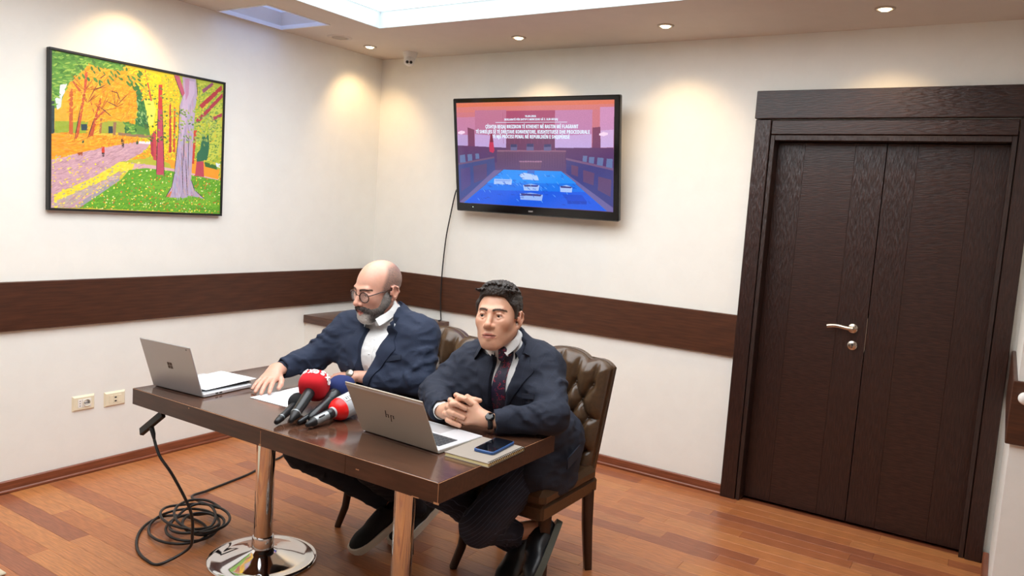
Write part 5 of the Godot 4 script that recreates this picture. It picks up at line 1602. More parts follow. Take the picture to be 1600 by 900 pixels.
func shoe(parent: Node3D, T: Transform3D, upper: Material, sole: Material, left: bool, sole_h: float) -> void:  # heel at the origin, toe along z, y up
	var sx := 1.0 if left else -1.0
	var F := Fld.new(V(-0.075, -0.01, -0.03), V(0.075, 0.14, 0.32), 0.005)
	F.cap(V(0, 0.05, 0.025), 0.036, V(0, 0.045, 0.1), 0.038, 0.03)
	F.cap(V(0, 0.042, 0.1), 0.04, V(0.006 * sx, 0.032, 0.22), 0.046, 0.03, false, Vector3.UP, 1.15)
	F.cap(V(0.006 * sx, 0.03, 0.2), 0.045, V(0.008 * sx, 0.028, 0.25), 0.042, 0.02, false, Vector3.UP, 1.3)
	F.cap(V(0, 0.07, 0.04), 0.036, V(0, 0.095, 0.03), 0.034, 0.025)
	F.cap(V(0, 0.07, 0.09), 0.033, V(0, 0.06, 0.15), 0.034, 0.03)
	F.cap(V(0, 0.088, 0.05), 0.03, V(0, 0.15, 0.04), 0.03, 0.008, true)
	F.trim(V(-0.1, -0.02, -0.05), V(0.1, 0.2, 0.4), func(p): return sole_h - 0.004 - p.y)
	var a := arrays()
	var X := Transform3D(Basis(), -parent.position) * T
	F.mesh(a, X)
	var up := inst("shoe", from_arrays(a), upper, parent)
	# sole: a thick outline
	var st := mb()
	var out := []
	for k in 40:
		var g := TAU * k / 40
		var z := 0.135 + 0.163 * cos(g)
		var t := (z + 0.02) / 0.3
		var hw := lerpf(0.044, 0.056, smoothstep(0.1, 0.75, t)) * pow(absf(sin(g)), 0.55)
		out.append(V(hw * signf(sin(g)) + 0.006 * sx * smoothstep(0.3, 0.8, t), 0, z))
	for k in 40:
		var p: Vector3 = out[k]; var q: Vector3 = out[(k + 1) % 40]
		var u := V(0, sole_h, 0)
		quad(st, X * p, X * q, X * (q + u), X * (p + u))
		tri(st, X * V(0, sole_h, 0.13), X * (p + u), X * (q + u))
		tri(st, X * V(0, 0, 0.13), X * q, X * p)
	obj("sole", st, sole, up)
	# laces
	st = mb()
	for k in 5:
		var z := 0.1 + k * 0.017
		var y := 0.107 - k * 0.0065
		tube(st, [X * V(-0.022, y - 0.01, z), X * V(0, y, z + 0.004), X * V(0.022, y - 0.01, z + 0.008)], 0.0022, 5)
	var lc := obj("laces", st, M.lace, up)
	lc.set_meta("kind", "stuff")

func wrinkle(amount: float, scale: float, sd: int) -> Callable:
	var n := FastNoiseLite.new()
	n.seed = sd
	n.noise_type = FastNoiseLite.TYPE_SIMPLEX_SMOOTH
	n.frequency = scale
	n.fractal_octaves = 2
	var r := FastNoiseLite.new()
	r.seed = sd + 50
	r.noise_type = FastNoiseLite.TYPE_SIMPLEX_SMOOTH
	r.frequency = scale * 1.5
	r.fractal_octaves = 1
	return func(p: Vector3) -> float: return amount * n.get_noise_3d(p.x, p.y * 1.6, p.z) + amount * 0.9 * (absf(r.get_noise_3d(p.x * 0.8 + p.y * 0.9, p.y * 1.5 - p.x * 0.6, p.z)) - 0.25)

func people_materials() -> void:
	var skin := StandardMaterial3D.new()
	skin.vertex_color_use_as_albedo = true
	skin.roughness = 0.42
	skin.subsurf_scatter_enabled = true
	skin.subsurf_scatter_strength = 0.12
	M.skin = skin
	var hair := StandardMaterial3D.new()
	hair.vertex_color_use_as_albedo = true
	hair.roughness = 0.6
	M.hair = hair
	M.eye_white = mat(rgb(216, 206, 198), 0.2)
	M.iris = mat(rgb(58, 52, 44), 0.15)
	var cloth := bump_tex(0.12, 3.0, 3, 61, 256)
	var wv := noise_tex(0.15, 0.86, 1.0, 3, 62, 256)
	M.navy = grained(rgb(30, 42, 66), wv, Vector3(7, 7, 7), 0.85, true, cloth, 0.25)
	M.navy_dark = grained(rgb(27, 37, 58), wv, Vector3(7, 7, 7), 0.85, true, cloth, 0.25)
	# windowpane check: faint light lines on navy
	var im := Image.create(256, 256, false, Image.FORMAT_RGB8)
	rng.seed = 8
	for y in 256:
		for x in 256:
			var k := 0.9 + 0.1 * rng.randf()
			im.set_pixel(x, y, Color(k, k, k) * 0.72)
	for q in 256:
		for w in 4:
			if rng.randf() < 0.75: im.set_pixel(q, 126 + w, Color(1, 1, 1))
			if rng.randf() < 0.75: im.set_pixel(126 + w, q, Color(1, 1, 1))
	M.check = grained(rgb(42, 51, 74), ImageTexture.create_from_image(im), Vector3(20, 20, 20), 0.85, true, cloth, 0.25)
	# pinstripes along the legs, by the mesh's own uv
	var pi := Image.create(64, 64, false, Image.FORMAT_RGB8)
	pi.fill(rgb(32, 38, 56))
	for y in 64:
		pi.fill_rect(Rect2i(30, y, 5, 1), rgb(84, 92, 114))
	var pm := mat(Color.WHITE, 0.85)
	pm.albedo_texture = ImageTexture.create_from_image(pi)
	M.pinstripe = pm
	M.trousers = mat(rgb(20, 24, 36), 0.85)
	M.shirt = grained(rgb(240, 240, 238), noise_tex(0.15, 0.94, 1.0, 3, 62, 256), Vector3(7, 7, 7), 0.8, true, cloth, 0.15)
	# tie: red curls on dark blue
	var ti := Image.create(256, 256, false, Image.FORMAT_RGB8)
	ti.fill(rgb(34, 28, 52))
	for k in 46:
		var c := Vector2(rng.randf(), rng.randf())
		var r := rng.randf_range(0.035, 0.07)
		var a0 := rng.randf() * TAU
		for q in 26:
			var g := a0 + q * 0.17
			var p := c + Vector2(cos(g), sin(g)) * r * (1.0 - q * 0.022)
			im_dot(ti, p, 3, rgb(196, 40, 62) if k % 4 else rgb(140, 40, 90))
	M.tie = grained(Color.WHITE, ImageTexture.create_from_image(ti), Vector3(8, 8, 8), 0.5)
	M.shoe_black = mat(rgb(26, 28, 32), 0.35)
	M.suede = mat(rgb(14, 14, 17), 0.8)
	M.sole_white = mat(rgb(226, 220, 204), 0.6)
	M.sole_dark = mat(rgb(74, 74, 62), 0.5)
	M.lace = mat(rgb(12, 12, 14), 0.8)
	M.glasses = mat(rgb(60, 34, 24), 0.2)
	M.steel = mat(rgb(150, 146, 138), 0.3, 0.9)
	M.button = mat(rgb(20, 24, 34), 0.4)

func im_dot(im: Image, p: Vector2, r: int, c: Color) -> void:
	var w := im.get_width()
	var x := int(fposmod(p.x, 1.0) * w); var y := int(fposmod(p.y, 1.0) * w)
	im.fill_rect(Rect2i(x, y, r, r), c)
func torso(F: Fld, d: Dictionary, inset: float) -> void:
	F.cap(d.chest[0], d.chest[2] - inset, d.chest[1], d.chest[2] - inset, 0.05)
	F.cap(d.belly[0], d.belly[2] - inset, d.belly[1], d.belly[2] - inset, 0.08)
	F.cap(d.hips[0], d.hips[2] - inset, d.hips[1], d.hips[2] - inset, 0.08)
	F.cap(d.neck, 0.074 - inset, d.ls, d.shr - inset, 0.045)
	F.cap(d.neck, 0.074 - inset, d.rs, d.shr - inset, 0.045)

func sleeves(F: Fld, d: Dictionary, inset: float) -> void:
	F.cap(d.ls, d.shr - inset, d.le, 0.064 - inset, 0.03)
	F.cap(d.rs, d.shr - inset, d.re, 0.064 - inset, 0.03)
	F.cap(d.le, 0.063 - inset, d.lw, 0.044 - inset, 0.02)
	F.cap(d.re, 0.063 - inset, d.rw, 0.044 - inset, 0.02)

func folds(F: Fld, sh: Vector3, el: Vector3, wr: Vector3, r0: float, sd: int) -> void:  # cloth ridges round the elbow and along the sleeve
	rng.seed = sd
	for k in 15:
		var up := k < 8
		var t := rng.randf_range(0.3, 1.0) if up else rng.randf_range(0.0, 0.75)
		var a := sh if up else el
		var b := el if up else wr
		var ax := (b - a).normalized()
		var c := a.lerp(b, t)
		var r := lerpf(r0, 0.064, t) if up else lerpf(0.063, 0.044, t)
		var e1 := ax.cross(Vector3(0.3, 1, 0.2)).normalized()
		var e2 := ax.cross(e1)
		var g := rng.randf() * TAU
		var pts := []
		var rad := []
		for q in 5:
			var gg := g + (q - 2) * 0.32
			pts.append(c + (e1 * cos(gg) + e2 * sin(gg)) * (r - 0.001) + ax * (q - 2) * rng.randf_range(0.006, 0.016))
			rad.append(0.0045 if q in [0, 4] else 0.0075)
		F.chain(pts, rad, 0.012)

func head_axes(pos: Vector3, yaw: float, pitch: float, roll: float, s: float) -> Transform3D:
	return Transform3D(Basis.from_euler(Vector3(deg_to_rad(pitch), deg_to_rad(yaw), deg_to_rad(roll)), EULER_ORDER_YXZ).scaled(Vector3(s, s, s)), pos)

func face_paint(q: Vector3, base: Color, n: FastNoiseLite, brow: Color) -> Color:
	var c := base
	c = c.lerp(Color(base.r * 1.02, base.g * 0.78, base.b * 0.74), 0.5 * exp(-(q - V(0, -0.03, 0.11)).length_squared() / 0.0004))
	for s in [-1.0, 1.0]:
		c = c.lerp(Color(base.r, base.g * 0.82, base.b * 0.78), 0.4 * exp(-(q - V(0.045 * s, -0.025, 0.07)).length_squared() / 0.0006))
		c = c.lerp(Color(base.r, base.g * 0.72, base.b * 0.68), 0.5 * exp(-(q - V(0.085 * s, 0.0, -0.01)).length_squared() / 0.0007))
		var x: float = q.x * s
		if q.z > 0.055 and x > 0.01 and x < 0.056:
			var by := 0.0225 + 0.005 * sin((x - 0.01) / 0.046 * PI)
			var d := absf(q.y - by) / lerpf(0.0058, 0.0035, (x - 0.01) / 0.046)
			if d < 1.0: c = c.lerp(brow, 1.0 - d * d * 0.4)
	if q.z > 0.07 and absf(q.x) < 0.026:
		var w := 1.0 - pow(q.x / 0.027, 2)
		if q.y < -0.062 and q.y > -0.083 and absf(q.y + 0.0715) < 0.0105 * sqrt(w): c = c.lerp(lin(176, 98, 90), 0.75)
		if absf(q.y + 0.0705) < 0.0018: c = c.lerp(lin(90, 40, 38), 0.8)
	return c * (1.0 + 0.06 * n.get_noise_3dv(q * 60.0))

func skin_core(a: Array, d: Dictionary, at: Vector3) -> void:  # what the clothes cover: trunk, arms and legs, joined to head and hands
	var F := Fld.new(d.lo, d.hi, 0.017)
	torso(F, d, 0.034)
	sleeves(F, d, 0.024)
	F.cap(d.le, 0.034, d.lw, 0.024, 0.02); F.cap(d.re, 0.034, d.rw, 0.024, 0.02)
	F.cap(d.neck, 0.05, d.head - Vector3(0, 0.06, 0.02), 0.05, 0.02)
	for s in [["lh", "lk", "la"], ["rh", "rk", "ra"]]:
		F.cap(d[s[0]], 0.07, d[s[1]], 0.05, 0.03)
		F.cap(d[s[1]], 0.05, d[s[2]], 0.034, 0.02)
	var base: Color = d.skin
	F.mesh(a, Transform3D(Basis(), -at), func(_q): return base)

func trousers(d: Dictionary, p: Node3D, m: Material, striped: bool) -> void:
	var F := Fld.new(V(d.lo.x, -0.02, d.lo.z), V(d.hi.x, 0.75, d.hi.z + 0.1), 0.011)
	F.cap(d.hips[0], d.hips[2] - 0.016, d.hips[1], d.hips[2] - 0.016, 0.05)
	for s in [["lh", "lk", "la"], ["rh", "rk", "ra"]]:
		F.cap(d[s[0]], 0.1, d[s[1]], 0.076, 0.03)
		F.cap(d[s[1]], 0.072, d[s[2]], 0.052, 0.02)
		rng.seed = 31
		for k in 7:  # creases behind and over the knee
			var c: Vector3 = d[s[1]]
			var ax: Vector3 = (d[s[2]] - d[s[1]]).normalized()
			var o := c + ax * rng.randf_range(0.01, 0.14)
			var e := ax.cross(Vector3.RIGHT).normalized()
			var e2 := ax.cross(e)
			var g := rng.randf() * TAU
			F.chain([o + (e * cos(g) + e2 * sin(g)) * 0.066, o + (e * cos(g + 0.5) + e2 * sin(g + 0.5)) * 0.067 + ax * 0.012, o + (e * cos(g + 1.0) + e2 * sin(g + 1.0)) * 0.066 + ax * 0.02], [0.003, 0.006, 0.003], 0.012)
	F.bump(wrinkle(0.006, 9.0, 14))
	# cut clean at the hems
	for s in [["lk", "la"], ["rk", "ra"]]:
		var e: Vector3 = d[s[1]]
		var ax: Vector3 = (d[s[1]] - d[s[0]]).normalized()
		var ev := V(0.1, 0.1, 0.1)
		F.trim(e - ev, e + ev, func(q): return (q - e).dot(ax) - 0.012 if (q - e).length() < 0.12 else -1.0)
	var uv := func(q: Vector3) -> Vector2:
		var best := 9.0
		var u := 0.0
		for s in [["lh", "lk"], ["rh", "rk"], ["lk", "la"], ["rk", "ra"]]:
			var a: Vector3 = d[s[0]]; var b: Vector3 = d[s[1]]
			var c := Geometry3D.get_closest_point_to_segment(q, a, b)
			var l := q.distance_to(c)
			if l < best:
				best = l
				var ax := (b - a).normalized()
				var side := ax.cross(Vector3(0.35, 1.0, 0.0)).normalized()
				var up := side.cross(ax)
				u = (q - c).dot(side) * 0.75 + (q - c).dot(up) * 0.65
		return Vector2(u / 0.0135, 0.5)
	net("trousers", F, m, p, null, uv if striped else null)

func collar(p: Node3D, F: Fld, c: Vector3, r: float, tilt: Basis, open: float, tips: Array, m: Material) -> void:
	# stand: a band round the neck, open at the front; then two leaves
	var s := mb()
	s.set_smooth_group(0)
	var n := 28
	var band := func(k: int, y: float, out: float) -> Vector3:
		var g := open + (TAU - 2 * open) * k / n
		return c + tilt * V(sin(g) * (r + out), y + 0.012 * -cos(g), cos(g) * (r + out) * 1.06) - p.position
	for k in n:
		quad(s, band.call(k, -0.01, 0.004), band.call(k + 1, -0.01, 0.004), band.call(k + 1, 0.034, 0.0), band.call(k, 0.034, 0.0))
		quad(s, band.call(k, 0.034, 0.0), band.call(k + 1, 0.034, 0.0), band.call(k + 1, 0.034, 0.004), band.call(k, 0.034, 0.004))
		quad(s, band.call(k, 0.034, 0.004), band.call(k + 1, 0.034, 0.004), band.call(k + 1, 0.0, 0.012), band.call(k, 0.0, 0.012))
	var o := obj("collar", s, m, p)
	for t in 2:
		var k0 := 0 if t == 0 else n
		var sg := 1 if t == 0 else -1
		s = mb()
		s.set_smooth_group(0)
		var tip: Vector3 = tips[t] - p.position
		var top := []
		var low := []
		for q in 7:
			var kk: int = k0 + sg * q
			top.append(band.call(kk, 0.035, 0.003))
			var edge: Vector3 = band.call(kk, 0.002, 0.0135)
			low.append(tip.lerp(edge, q / 6.0))
		for q in 6:
			for w in [0.0, -0.0035]:
				var off := tilt * V(0, 0, w)
				if (t == 0) == (w == 0.0): quad(s, low[q] + off, low[q + 1] + off, top[q + 1] + off, top[q] + off)
				else: quad(s, low[q + 1] + off, low[q] + off, top[q] + off, top[q + 1] + off)
		obj("collar_leaf", s, m, o)

func coat_collar(p: Node3D, c: Vector3, r: float, tilt: Basis, m: Material, from := 0.75) -> void:  # the jacket's own collar, folded over behind the neck
	var s := mb()
	s.set_smooth_group(0)
	var n := 30
	var band := func(k: int, y: float, out: float) -> Vector3:
		var g := from + (TAU - 2.0 * from) * k / n
		return c + tilt * V(sin(g) * (r + out), y + 0.012 * -cos(g), cos(g) * (r + out) * 1.08) - p.position
	var prof := [[-0.04, 0.002], [-0.012, 0.003], [-0.004, 0.007], [-0.008, 0.013], [-0.03, 0.026], [-0.05, 0.042], [-0.056, 0.036]]
	for k in n:
		for j in prof.size() - 1:
			quad(s, band.call(k, prof[j][0], prof[j][1]), band.call(k + 1, prof[j][0], prof[j][1]), band.call(k + 1, prof[j + 1][0], prof[j + 1][1]), band.call(k, prof[j + 1][0], prof[j + 1][1]))
	obj("jacket_collar", s, m, p)

func lapel(p: Node3D, F: Fld, inner: Array, notch_out: float, sgn: float, m: Material) -> void:  # inner: edge of the opening from the collar down to the button
	var ln := lerp_line(inner, 22)
	var outer := []
	for i in 22:
		var t := i / 21.0
		var w := 0.0
		if t < 0.2: w = lerpf(0.03, 0.046, t / 0.2)
		elif t < 0.27: w = lerpf(0.046, notch_out, (t - 0.2) / 0.07)
		else: w = notch_out * pow(1.0 - (t - 0.27) / 0.73, 0.8)
		outer.append(ln[i] + V(sgn * w, 0.012 * (1.0 - t), 0))
	if sgn > 0: strip("lapel", F, ln, outer, Vector3(0, 0.1, 1).normalized(), 0.0065, 0.0085, m, p, 6, 0.003)
	else: strip("lapel", F, outer, ln, Vector3(0, 0.1, 1).normalized(), 0.0065, 0.0085, m, p, 6, 0.003)

func opening_cut(F: Fld, d: Dictionary) -> void:
	var c: Array = d.open  # rows of [y, centre x, half width], from the top down
	var zc: float = d.open_z
	F.trim(V(d.lo.x, d.open_y, zc), V(d.hi.x, 1.2, d.hi.z), func(q):
		var y: float = clampf(q.y, c[c.size() - 1][0], c[0][0])
		for i in c.size() - 1:
			if y <= c[i][0] and y >= c[i + 1][0]:
				var t: float = (c[i][0] - y) / (c[i][0] - c[i + 1][0])
				return minf(minf(lerpf(c[i][2], c[i + 1][2], t) - absf(q.x - lerpf(c[i][1], c[i + 1][1], t)), q.z - zc), q.y - d.open_y)
		return -1.0)

func edge_line(d: Dictionary, sgn: float, z: float) -> Array:
	var r := []
	for c in d.open.slice(1): r.append(V(c[1] + sgn * (c[2] + 0.002), c[0], z))
	return r

func person_bearded() -> void:
	var p := thing("person", "bald bearded man in glasses, navy blazer and open white shirt reading at the table", "person", V(1.70, 0, 1.60))
	var d := {
		"head": V(1.712, 1.158, 1.816), "neck": V(1.72, 1.04, 1.74), "shr": 0.083,
		"ls": V(1.90, 0.978, 1.735), "rs": V(1.545, 0.95, 1.785), "le": V(1.98, 0.8, 1.81), "re": V(1.42, 0.818, 1.90), "lw": V(1.715, 0.79, 1.918), "rw": V(1.425, 0.802, 2.075),
		"chest": [V(1.64, 0.868, 1.765), V(1.81, 0.878, 1.745), 0.148], "belly": [V(1.66, 0.70, 1.68), V(1.79, 0.70, 1.67), 0.16], "hips": [V(1.63, 0.56, 1.56), V(1.79, 0.56, 1.56), 0.15],
		"lh": V(1.79, 0.55, 1.58), "rh": V(1.63, 0.55, 1.58), "lk": V(1.79, 0.47, 1.99), "rk": V(1.505, 0.435, 2.02), "la": V(1.82, 0.13, 1.58), "ra": V(1.735, 0.19, 1.73),
		"open": [[1.09, 1.765, 0.07], [1.02, 1.764, 0.067], [0.9, 1.752, 0.047], [0.8, 1.745, 0.03], [0.7, 1.735, 0.03]], "open_z": 1.80, "open_y": 0.735,
		"lo": V(1.30, -0.02, 1.36), "hi": V(2.12, 1.14, 2.16), "skin": lin(212, 160, 138)}
	var T := head_axes(d.head, -8.15, 10.1, -2.2, 1.02)
	var neck_local: Vector3 = T.affine_inverse() * d.neck
	var n := FastNoiseLite.new(); n.seed = 4; n.frequency = 1.0
	var a := arrays()
	var H := head_field(0.0032, neck_local, 0.002, 0.005)
	var W := Transform3D(Basis(), -p.position)
	var base: Color = d.skin
	H.mesh(a, W * T, func(q: Vector3) -> Color:
		var c := face_paint(q, base, n, lin(34, 26, 22))
		# cropped grey hair round the back and sides of the bald crown
		var back := smoothstep(0.036, 0.012, q.z + maxf(0.0, q.y - 0.03) * 0.6) * smoothstep(-0.055, -0.03, q.y) * smoothstep(0.122, 0.095, q.y)
		if q.y < 0.03 and absf(q.x) > 0.0795: back = 0.0
		return c.lerp(lin(96, 84, 80), back * clampf(0.72 + 0.4 * n.get_noise_3dv(q * 420.0), 0.0, 0.95)))
	# right hand spread on the table, left hand resting behind the microphones
	var f := V(0.085, -0.058, 0.165).normalized()
	var sd := V(0.86, 0.0, -0.5)
	var up := f.cross(sd).normalized()
	var TR := Transform3D(Basis(up.cross(f).normalized(), up, f), V(1.428, 0.797, 2.112))
	var FR := Fld.new(V(1.36, 0.715, 2.05), V(1.60, 0.86, 2.34), 0.0036)
	hand(FR, TR, false, [0.16, 0.18, 0.2, 0.22], 0.11, 0.1)
	FR.cap(V(1.4275, 0.8, 2.07), 0.027, V(1.428, 0.797, 2.11), 0.026, 0.015)
	FR.mesh(a, W, func(q): return base * (1.0 + 0.05 * n.get_noise_3dv(q * 70.0)))
	var f2 := V(-0.16, -0.03, -0.015).normalized()
	var up2 := V(0.1, 1, 0.15)
	var x2 := up2.cross(f2).normalized()
	var TL := Transform3D(Basis(x2, f2.cross(x2), f2), V(1.70, 0.788, 1.92))
	var FL := Fld.new(V(1.48, 0.715, 1.78), V(1.75, 0.86, 2.02), 0.0036)
	hand(FL, TL, true, [0.3, 0.33, 0.36, 0.4], 0.04, 0.05)
	FL.mesh(a, W, func(q): return base * (1.0 + 0.05 * n.get_noise_3dv(q * 70.0)))
	skin_core(a, d, p.position)
	var body := inst("body", from_arrays(a), M.skin, p)
	eyes(p, T, V(-0.1, -0.5, 0.85).normalized(), 0.0)
	# beard
	var B := Fld.new(V(-0.09, -0.14, -0.04), V(0.09, 0.03, 0.125), 0.003)
	B.ell(V(0, -0.064, 0.03), V(0.058, 0.054, 0.058), 0.02)
	for s in [-1.0, 1.0]: B.cap(V(0.0575 * s, -0.03, -0.004), 0.0225, V(0.022 * s, -0.102, 0.06), 0.025, 0.03)
	for s in [-1.0, 1.0]: B.cap(V(0.063 * s, 0.005, 0.004), 0.012, V(0.0575 * s, -0.04, 0.01), 0.021, 0.02)
	B.ell(V(0, -0.106, 0.068), V(0.033, 0.024, 0.026), 0.02)
	B.ell(V(0, -0.06, 0.072), V(0.039, 0.033, 0.0305), 0.02)
	B.chain([V(-0.03, -0.066, 0.085), V(-0.012, -0.055, 0.098), V(0.012, -0.055, 0.098), V(0.03, -0.066, 0.085)], [0.006, 0.0075, 0.0075, 0.006], 0.01)
	B.bump(func(q): return 0.0028 * n.get_noise_3d(q.x * 260.0, q.y * 110.0, q.z * 260.0))
	B.trim(V(-0.2, -0.2, -0.2), V(0.2, 0.2, 0.2), func(q):
		var t: float = clampf((0.088 - q.z) / 0.085, 0.0, 1.0)
		var top: float = q.y - lerpf(-0.047, 0.012, t * t * 0.9 + 0.1 * t)
		var lips: float = 0.011 - sqrt(pow(q.x * 0.5, 2) + pow(q.y + 0.0725, 2)) if q.z > 0.07 else -1.0
		return maxf(maxf(top + 0.007 * n.get_noise_3dv(q * 330.0), lips), -0.012 - q.z))
	var ba := arrays()
	B.mesh(ba, W * T, func(q: Vector3) -> Color:
		var g := n.get_noise_3d(q.x * 380.0, q.y * 130.0, q.z * 380.0)
		var grey := smoothstep(-0.07, -0.088, q.y) * smoothstep(0.05, 0.024, absf(q.x)) * smoothstep(0.02, 0.05, q.z)
		var side := 0.28 * smoothstep(0.03, 0.055, absf(q.x)) * smoothstep(-0.09, -0.05, q.y)
		return lin(52, 42, 38).lerp(lin(196, 190, 182), clampf(maxf(grey, side) + 0.22 * g, 0.0, 1.0)))
	inst("beard", from_arrays(ba), M.hair, p)
	# glasses
	var gl := Node3D.new(); gl.name = "glasses"; p.add_child(gl)
	gl.transform = W * T
	for s in [-1.0, 1.0]:
		var st := mb()
		var ring := []
		for k in 29:
			var g := TAU * k / 28
			ring.append(V(s * 0.0345 + 0.0245 * cos(g), -0.005 + 0.0215 * sin(g), 0.101 - 0.009 * absf(s * 0.0345 + 0.0245 * cos(g)) / 0.05))
		tube(st, ring, 0.0024, 6, false); obj("rim", st, M.glasses, gl)
		st = mb()
		for k in 28: tri(st, V(s * 0.034, -0.004, 0.0945), ring[k], ring[k + 1])
		obj("lens", st, M.glass, gl)
		st = mb(); tube(st, [V(s * 0.0565, 0.004, 0.091), V(s * 0.068, 0.007, 0.082), V(s * 0.0775, 0.012, 0.04), V(s * 0.081, 0.014, 0.0), V(s * 0.08, 0.004, -0.02)], [0.0026, 0.0026, 0.0024, 0.0022, 0.002], 6); obj("temple", st, M.glasses, gl)
	var sb := mb(); tube(sb, [V(-0.0102, 0.0, 0.099), V(0, 0.004, 0.103), V(0.0102, 0.0, 0.099)], 0.002, 6); obj("bridge", sb, M.glasses, gl)
	# shirt, jacket, trousers, shoes
	var S := Fld.new(V(1.5, 0.62, 1.6), V(1.95, 1.12, 1.98), 0.009)
	torso(S, d, 0.017)
	S.cap(d.neck, 0.062, d.head - V(0.0, 0.09, 0.03), 0.05, 0.03)
	S.trim(V(1.3, 0.6, 1.3), V(2.1, 1.2, 2.1), func(q): return q.y - 1.06 - (1.785 - q.z) * 0.55)
	S.cap(V(1.735, 1.03, 1.85), 0.02, V(1.75, 0.985, 1.92), 0.012, 0.01, true)
	S.bump(wrinkle(0.003, 14.0, 3))
	var shirt := net("shirt", S, M.shirt, p)
	var cy := [0.95, 0.89, 0.83, 0.77]
	for y in cy:
		var at := S.front(V(1.757 - (1.0 - y) * 0.06, y, 1.85), Vector3.BACK)
		var st := mb(); lathe(st, [Vector2(0.005, 0), Vector2(0.005, 0.0018), Vector2(0, 0.0018)], 14, along(at - p.position, at - p.position + Vector3.BACK)); obj("button", st, M.paper, shirt)
	strip("placket", S, lerp_line([V(1.745, 0.962, 1.85), V(1.733, 0.76, 1.85)], 16), lerp_line([V(1.77, 0.962, 1.85), V(1.758, 0.76, 1.85)], 16), Vector3.BACK, 0.0015, 0.004, M.shirt, p, 3)
	var ct := Basis.from_euler(V(0.5, 0.0, 0.0))
	collar(p, S, V(1.724, 1.058, 1.786), 0.063, ct, 0.3, [V(1.796, 1.018, 1.878), V(1.722, 1.004, 1.895)], M.shirt)
	var J := Fld.new(d.lo + V(0, 0.42, 0), d.hi, 0.0076)
	sleeves(J, d, 0.0)
	folds(J, d.ls, d.le, d.lw, 0.083, 11)
	folds(J, d.rs, d.re, d.rw, 0.083, 12)
	for w in [[d.re, d.rw], [d.le, d.lw]]:
		var e: Vector3 = w[1]; var ax: Vector3 = (w[1] - w[0]).normalized()
		J.trim(e - V(0.1, 0.1, 0.1), e + V(0.1, 0.1, 0.1), func(q): return (q - e).dot(ax) - 0.004 if (q - e).length() < 0.1 else -1.0)
		J.cap(e + ax * 0.004 - ax * 0.03, 0.034, e + ax * 0.06, 0.034, 0.004, true)
	torso(J, d, 0.0)
	J.cap(V(1.62, 0.60, 1.50), 0.135, V(1.80, 0.60, 1.50), 0.135, 0.06)
	J.bump(wrinkle(0.007, 7.0, 21))
	opening_cut(J, d)
	J.trim(V(1.3, 0.4, 1.3), V(2.1, 0.8, 2.2), func(q): return 0.445 - q.y)
	J.trim(V(1.5, 0.95, 1.5), V(1.95, 1.2, 2.0), func(q): return 0.074 - Vector2(q.x - 1.724, (q.z - 1.78) * 0.85).length() if q.y > 0.99 else -1.0)
	net("jacket", J, M.navy, p)
	coat_collar(p, V(1.724, 1.055, 1.784), 0.074, ct, M.navy, 1.1)
	for sg in [-1.0, 1.0]: lapel(p, J, edge_line(d, sg, 1.85), 0.078, sg, M.navy)
	strip("breast_pocket", J, [V(1.835, 0.895, 1.82), V(1.895, 0.91, 1.80)], [V(1.838, 0.875, 1.82), V(1.898, 0.89, 1.80)], V(0.25, 0, 1).normalized(), 0.003, 0.005, M.navy_dark, p, 3)
	cuff(p, d.re, d.rw, 0.03, M.navy_dark)
	watch(p, d.le, d.lw, 0.0265, M.steel, V(0.2, 0.6, 0.8))
	trousers(d, p, M.trousers, false)
	shoe(p, shoe_axes(V(1.79, 0.118, 1.655), V(1.752, 0.0, 1.90)), M.suede, M.sole_white, false, 0.036)
	shoe(p, shoe_axes(V(1.82, 0.075, 1.46), V(1.81, 0.0, 1.71)), M.suede, M.sole_white, true, 0.036)

func shoe_axes(heel: Vector3, toe: Vector3) -> Transform3D:
	var z := (toe - heel).normalized()
	var x := Vector3.UP.cross(z).normalized()
	return Transform3D(Basis(x, z.cross(x), z), heel)

func cuff(p: Node3D, el: Vector3, wr: Vector3, r: float, m: Material) -> void:
	var s := mb()
	var T := along(wr, wr + (wr - el))
	T.origin -= p.position
	lathe(s, [Vector2(r, -0.04), Vector2(r, 0.014), Vector2(r - 0.003, 0.015), Vector2(r - 0.004, -0.02)], 28, T)
	obj("shirt_cuff", s, m, p)

func watch(p: Node3D, el: Vector3, wr: Vector3, r: float, m: Material, face: Vector3) -> void:
	var ax := (wr - el).normalized()
	var T := along(wr + ax * 0.022, wr + ax * 0.1)
	T.origin -= p.position
	var s := mb(); lathe(s, [Vector2(r, -0.009), Vector2(r + 0.002, -0.008), Vector2(r + 0.002, 0.008), Vector2(r, 0.009)], 28, T)
	var w := obj("wristwatch", s, M.black, p)
	var f := (face - ax * face.dot(ax)).normalized()
	s = mb(); lathe(s, [Vector2(0.0175, 0), Vector2(0.0175, 0.007), Vector2(0.015, 0.009), Vector2(0, 0.009)], 24, Transform3D(along(T.origin, T.origin + f).basis, T.origin + f * (r - 0.002)))
	obj("watch_case", s, m, w)

